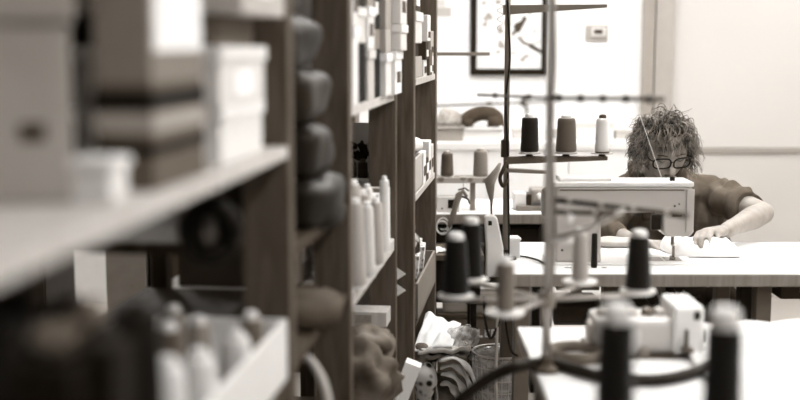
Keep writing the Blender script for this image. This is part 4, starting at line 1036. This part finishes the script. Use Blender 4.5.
for i in range(rings):
    for k in range(seg):
        k2 = (k + 1) % seg; fs.append((i * seg + k, (i + 1) * seg + k, (i + 1) * seg + k2, i * seg + k2))
body.add(vs, fs)
body.limb([hp(0, -.086, .008), hp(0, -.098, -.020), hp(0, -.110, -.040)], [.006, .0085, .0115])      # nose
for s in (-1, 1):
    body.limb([hp(s * .009, -.098, -.043), hp(s * .012, -.094, -.042)], [.008, .007])                  # nostril wings
    body.blob(hp(s * .030, -.079, 0), (.030, .022, .020), H3, 14, 8)                                    # eyelid
    body.blob(hp(s * .074, .008, -.012), (.016, .032, .058), H3 @ Matrix.Rotation(s * .3, 3, 'Z'), 14, 10)   # ear
body.limb([hp(-.020, -.088, -.066), hp(0, -.094, -.065), hp(.020, -.088, -.066)], [.0035, .0052, .0035], 10)
body.limb([hp(-.017, -.087, -.075), hp(0, -.092, -.076), hp(.017, -.087, -.075)], [.0035, .006, .0035], 10)
# neck and trunk
nb = Vector((HC.x, 4.27, .92)) - PO
body.limb([hp(0, .03, -.07), (hp(0, .03, -.07) + nb) / 2 + Vector((0, .01, 0)), nb], [.054, .052, .062], 20)
def ring_loft(mb, rows, seg=32):
    vs = []; fs = []
    for c, rx, ry in rows:
        for k in range(seg):
            a = 2 * PI * k / seg; ca, sa = math.cos(a), math.sin(a)
            vs.append(Vector(c) + Vector((rx * math.copysign(abs(ca) ** .8, ca), ry * math.copysign(abs(sa) ** .8, sa), 0)))
    for i in range(len(rows) - 1):
        for k in range(seg):
            k2 = (k + 1) % seg; fs.append((i * seg + k, i * seg + k2, (i + 1) * seg + k2, (i + 1) * seg + k))
    fs.append(tuple(range(seg - 1, -1, -1))); fs.append(tuple(range((len(rows) - 1) * seg, len(rows) * seg)))
    mb.add(vs, fs)
cx = HC.x - PO.x
trunk = [((.02, 0, .44), .12, .09), ((.02, 0, .50), .165, .12), ((.02, -.01, .58), .155, .115), ((.01, -.03, .68), .135, .105), ((0, -.06, .78), .15, .115), ((-.01, -.10, .87), .165, .105), ((-.015, -.12, .92), .13, .08), ((-.015, -.135, .95), .07, .05)]
ring_loft(body, trunk)
shR, shL = G(622, 197, 4.30), G(712, 194, 4.28)       # image-left and image-right shoulders
elR, elL = G(604, 232, 4.13), G(763, 213, 4.02)
wrR, wrL = G(640, 245, 3.92), G(727, 230, 3.79)
body.limb([Vector((-.05, -.1, .9)), shR], [.06, .052], 18); body.limb([Vector((.04, -.1, .9)), shL], [.06, .052], 18)
body.limb([shR, shR.lerp(elR, .5), elR], [.05, .045, .036], 18); body.limb([shL, shL.lerp(elL, .5), elL], [.05, .044, .037], 18)
body.limb([elR, elR.lerp(wrR, .35), wrR], [.036, .038, .025], 18, ); body.limb([elL, elL.lerp(wrL, .3), elL.lerp(wrL, .75), wrL], [.037, .040, .029, .0255], 20)
# hands: palm + five bent fingers each
def hand(w, k_, tips, thumb, pr=.0): 
    """w wrist; k_ knuckle points (index..little); tips: list of (mid, tip)"""
    kc = (k_[1] + k_[2]) / 2
    for j, kk in enumerate(k_):
        body.limb([w.lerp(kc, .12).lerp(kk, .25), w.lerp(kk, .6), kk], [.017, .014, .0105], 12)
    for j, (kk, (md, tp)) in enumerate(zip(k_, tips)):
        r = (.0090, .0094, .0090, .0080)[j]
        body.limb([kk, md, tp], [r + .0008, r, r * .82], 12)
    body.limb([w.lerp(kc, .15) , thumb[0]], [.014, .012], 12); body.limb([thumb[0], thumb[1], thumb[2]], [.012, .0100, .0085], 12)
Yh = 3.70
kL = [G(698.5, 233.5, Yh), G(704.5, 231.0, Yh - .005), G(711.5, 231.5, Yh), G(718, 234.0, Yh + .01)]
tL = [(G(695, 239, Yh - .03), G(694.5, 245, Yh - .045)), (G(701.5, 238.5, Yh - .04), G(701, 246.5, Yh - .055)), (G(709.5, 239, Yh - .035), G(709.5, 246.5, Yh - .05)), (G(717.5, 240, Yh - .02), G(718.5, 245, Yh - .035))]
hand(wrL, kL, tL, [G(709, 237, Yh + .03), G(701, 241, Yh + .0), G(695, 246, Yh - .015)])
kR = [G(664, 246, 3.85), G(661, 243, 3.835), G(657, 244, 3.825), G(653, 246, 3.82)]
tR = [(G(670, 248, 3.83), G(675, 251, 3.815)), (G(667, 247, 3.81), G(672, 251.5, 3.79)), (G(663, 248, 3.80), G(668, 252.5, 3.775)), (G(658, 250, 3.795), G(662, 253.5, 3.77))]
hand(wrR, kR, tR, [G(658, 248, 3.87), G(665, 250, 3.86), G(670, 252, 3.845)])
# legs, seated
for s in (-1, 1):
    hip = Vector((.02 + s * .09, -.02, .52)); kn = Vector((.02 + s * .13, -.42, .55)); an = Vector((.02 + s * .12, -.36, .10)); toe = Vector((.02 + s * .14, -.50, .045))
    body.limb([hip, hip.lerp(kn, .5), kn], [.085, .075, .056], 18); body.limb([kn, kn.lerp(an, .35), an], [.054, .052, .034], 18); body.limb([an + Vector((0, .03, -.045)), toe], [.034, .030], 14)
SKIN = mat('skin', .58, .5, .52)
bodyo = fuse('body', body, SKIN, person, .0042, 2)
# features on the face
obj('eyebrow', MB().tube([hp(-.048, -.082, .016), hp(-.032, -.093, .021), hp(-.014, -.097, .017)], [.0015, .003, .002], 8), mat('hair', .25, .6, .15), bodyo)
obj('eyebrow', MB().tube([hp(.048, -.082, .016), hp(.032, -.093, .021), hp(.014, -.097, .017)], [.0015, .003, .002], 8), mat('hair', .25, .6, .15), bodyo)
for s in (-1, 1):
    obj('eyelashes', MB().tube([hp(s * .045, -.083, -.003), hp(s * .031, -.0915, -.0065), hp(s * .017, -.086, -.003)], .0011, 6), mat('hair', .15, .6, .1), bodyo)
obj('mouth_line', MB().tube([hp(-.021, -.089, -.070), hp(0, -.0985, -.0705), hp(.021, -.089, -.070)], .0012, 6), mat('skin', .35, .5, .3), bodyo)
# glasses
gl = MB(); lens = MB()
for s in (-1, 1):
    cxg = s * .034; ring = []
    for i in range(24):
        a = 2 * PI * i / 24; ca, sa = math.cos(a), math.sin(a)
        ring.append(hp(cxg + .029 * math.copysign(abs(ca) ** .6, ca), -.106 + .010 * (abs(cxg + .03 * ca) / .06) ** 2, -.006 + .0180 * math.copysign(abs(sa) ** .7, sa) + .002 * s * ca * s))
    gl.tube(ring, .0030, 8, closed=True)
    gl.tube([hp(s * .063, -.096, .002), hp(s * .072, -.085, .003), hp(s * .082, .0, .0)], .0022, 8)
    lens.add(ring, [tuple(range(24))])
gl.tube([hp(-.006, -.105, -.002), hp(0, -.108, .001), hp(.006, -.105, -.002)], .0022, 8)
go = obj('glasses', gl, mat('plastic', .07, .3), person, smooth=True)
obj('lens', lens, mat('clear', .85, .05), go)
# hair: scalp cap plus individual curls
hair = MB(); seg, rings = 48, 30; vs = []; fs = []; ok = {}
def face_zone(n):      # no hair here
    return n.y < -.45 and n.z < .55
def capr(n): return Vector((n.x * .080, n.y * .102 + .006, n.z * .122 + .004))
idx = {}
for i in range(rings + 1):
    th = PI * .74 * i / rings
    for k in range(seg):
        ph = 2 * PI * k / seg; n = Vector((math.sin(th) * math.cos(ph), math.sin(th) * math.sin(ph), math.cos(th)))
        idx[i, k] = len(vs); q = capr(n); q += n * .010 * noise.noise(q * 30); vs.append(Hm @ q); ok[i, k] = not face_zone(n)
for i in range(rings):
    for k in range(seg):
        k2 = (k + 1) % seg
        if all(ok[a] for a in ((i, k), (i + 1, k), (i + 1, k2), (i, k2))): fs.append((idx[i, k], idx[i + 1, k], idx[i + 1, k2], idx[i, k2]))
hair.add(vs, fs)
hr = random.Random(11)
down = H3.inverted() @ Vector((0, 0, -1))
curls = []
while len(curls) < 1700:
    n = Vector((hr.gauss(0, 1), hr.gauss(0, 1), hr.gauss(0, 1))).normalized()
    if n.z < -.45 or (n.y < -.42 and n.z < .44): continue
    if n.y > .75 and hr.random() < .6: continue
    curls.append(n)
strands = MB()
for n in curls:
    p = capr(n) * .96
    fringe = n.y < -.33 and n.z < .85 and abs(n.x) < .62
    L_ = hr.uniform(.06, .095) * (.66 if fringe else 1.0)
    crown = Vector((.1, .35, 1)).normalized()
    tang = (n - crown * n.dot(crown)); tang = (tang.normalized() if tang.length > .05 else Vector((hr.gauss(0, 1), hr.gauss(0, 1), 0)).normalized())
    cl = noise.noise_vector(n * 3.4 + Vector((4, 1, 7)))          # neighbouring hairs bend together
    tang = (tang + cl * 1.5 + Vector((hr.gauss(0, .14), hr.gauss(0, .14), hr.gauss(0, .12)))).normalized()
    d = (n * hr.uniform(.1, .5) + tang).normalized()
    if fringe: d = (n * .45 + Vector((.35 * math.sin(n.x * 6) + hr.gauss(0, .2), -.4, -.9))).normalized()
    N = 13; pts = [p]; ph = 5 * cl.x + hr.uniform(-.5, .5); fr = .55 + .35 * cl.y; ca = (.0085 + .005 * cl.z) * (.35 if fringe else 1)
    side = d.cross(n).normalized() if d.cross(n).length > .01 else Vector((1, 0, 0))
    c = p.copy()
    for i in range(N):
        f = (i + 1) / N
        d = (d + down * (.05 + .22 * f) * (.6 if fringe else 1.0) - n * .20 * f + tang * .04).normalized()
        c = c + d * (L_ / N)
        q = c + (side * math.cos(ph + i * fr) + n * math.sin(ph + i * fr)) * ca * min(1, f * 2.5)
        rel_ = Vector((q.x / .080, (q.y - .003) / .103, (q.z - .002) / .121))
        if rel_.length < 1.0:
            rel_.normalize(); q = Vector((rel_.x * .080, rel_.y * .103 + .003, rel_.z * .121 + .002))
        pts.append(q)
    r0 = hr.uniform(.0009, .0024)
    strands.tube([Hm @ Vector((q.x * .93, q.y, q.z * .975)) for q in pts], [r0 * (1 - .75 * (i / N) ** 1.5) for i in range(N + 1)], 5)
ho = obj('hair', hair, mat('hair', .14, .6, .08), person, smooth=True)
obj('curls', strands, mat('hair', .55, .34, .04), ho, smooth=True)

# shirt
sh = MB()
grow = .014
rows = [(c, rx + grow + .008, ry + grow + .006) for c, rx, ry in trunk[1:]]
rows[-1] = (trunk[-1][0], .085, .070)
ring_loft(sh, rows, 40)
sR, sL = shR.lerp(elR, .96), shL.lerp(elL, .74)
sh.limb([Vector((-.05, -.1, .895)), shR + Vector((0, 0, -.004))], [.075, .062], 20); sh.limb([Vector((.04, -.1, .895)), shL + Vector((0, 0, -.004))], [.075, .063], 20)
sh.limb([shR.lerp(elR, .8), elR, elR.lerp(wrR, .42)], [.054, .052, .046], 18)
sh.limb([G(700, 198, 4.30), G(706, 222, 4.27), G(711, 255, 4.26)], [.062, .070, .082], 20)
def sleeve(a, b, r0, r1):
    t = (b - a); n_ = 6
    sh.tube([a + t * i / n_ for i in range(n_ + 1)], [r0 + (r1 - r0) * i / n_ for i in range(n_ + 1)], 24)
sleeve(shR, sR, .064, .058); sleeve(shL, sL, .064, .060)
def folds(c, n):
    w = (c + PO)
    f = .014 * noise.noise(Vector((w.x * 30, w.y * 14, w.z * 9))) + .003 * noise.noise(Vector((w.x * 50, w.y * 30, w.z * 20)))
    a = shL; ab = (elL - shL)
    t = (c - a).dot(ab) / ab.length_squared
    if t > .15 and c.x > .12: f += .005 * math.sin(t * 22 + 2 * noise.noise(c * 12))
    return c + n * f
SH = mat('fabric', .36, .85, .26, 16)
sho = fuse('shirt', sh, SH, person, .005, 3, folds)
# dark front placket and collar
nk = nb
col = MB()
for s in (-1, 1):
    col.tube(crv([nk + Vector((s * .062, .045, .05)), nk + Vector((s * .088, 0, .055)), nk + Vector((s * .082, -.052, .025)), nk + Vector((s * .05, -.095, -.03)), nk + Vector((s * .03, -.12, -.09))], 6), [.016] * 25, 10, sq=.5) if 0 else None
    pts = crv([nk + Vector((s * .055, .05, .055)), nk + Vector((s * .080, .0, .060)), nk + Vector((s * .082, -.06, .022)), nk + Vector((s * .058, -.098, -.04)), nk + Vector((s * .045, -.11, -.13))], 6)
    obj('collar', MB().tube(pts, [.020 - .004 * abs(i / len(pts) - .4) for i in range(len(pts))], 12, sq=.42), mat('fabric', .27, .85, .18, 22), sho, smooth=True)
# trousers and shoes
tr = MB()
ring_loft(tr, [((.02, .0, .44), .14, .11), ((.02, 0, .50), .18, .135), ((.02, -.005, .565), .175, .13)], 32)
for s in (-1, 1):
    hip = Vector((.02 + s * .09, -.02, .52)); kn = Vector((.02 + s * .13, -.42, .55)); an = Vector((.02 + s * .12, -.36, .13))
    tr.limb([hip, hip.lerp(kn, .5), kn], [.096, .086, .068], 18); tr.limb([kn, kn.lerp(an, .4), an], [.066, .062, .054], 18)
fuse('trousers', tr, mat('fabric', .18, .85, .12, 20), person, .008, 2)
for s in (-1, 1):
    an = Vector((.02 + s * .12, -.36, .10)); toe = Vector((.02 + s * .14, -.50, .05))
    obj('shoe', MB().limb([an + Vector((0, .035, -.052)), an.lerp(toe, .5) + Vector((0, 0, -.022)), toe + Vector((0, -.02, -.008))], [.042, .042, .038], 16), mat('leather', .14, .5), person, smooth=True)
# stool / chair
t = thing('work_chair', 'work chair carrying the seated person, mostly hidden by the table', 'chair', (PO.x + .02, PO.y + .02, 0))
obj('seat', MB().blob((0, 0, .40), (.42, .42, .07), power=.6), mat('fabric', .2, .8), t, smooth=True)
obj('column', MB().tube([(0, 0, .06), (0, 0, .38)], .025, 14), mat('steel', .4, .3), t, smooth=True)
for k in range(5):
    a = 2 * PI * k / 5
    l = obj('leg', MB().tube([(0, 0, .08), (.24 * math.cos(a), .24 * math.sin(a), .06)], [.022, .015], 10), mat('plastic', .12, .4), t, smooth=True)
    obj('caster', MB().lathe([(.026, -.012), (.03, 0), (.026, .012)], (.24 * math.cos(a), .24 * math.sin(a), .03), 16, Matrix.Rotation(PI / 2, 3, 'X')), mat('plastic', .1, .4), l)
obj('backrest_bar', B((0, .235, .52), (.05, .02, .22)), mat('steel', .3, .4), t)
obj('backrest', MB().blob((0, .24, .68), (.34, .05, .22), power=.6), mat('fabric', .2, .8), t, smooth=True)

cam = bpy.data.cameras.new('camera'); co = bpy.data.objects.new('camera', cam); COL.objects.link(co)
co.location = (0, 0, CAMZ); co.rotation_euler = (PI / 2 - TH, 0, 0)
cam.lens = 54; cam.sensor_width = 36; cam.clip_start = .05
cam.dof.use_dof = True; cam.dof.focus_distance = 3.9; cam.dof.aperture_fstop = 1.6
SC.camera = co
w = bpy.data.worlds.new('world'); SC.world = w; w.use_nodes = True
w.node_tree.nodes['Background'].inputs[0].default_value = (.9, .88, .85, 1); w.node_tree.nodes['Background'].inputs[1].default_value = .3
SC.view_settings.view_transform = 'Standard'; SC.view_settings.look = 'None'; SC.view_settings.gamma = 1; SC.view_settings.exposure = 1.3
SC.view_settings.use_curve_mapping = False
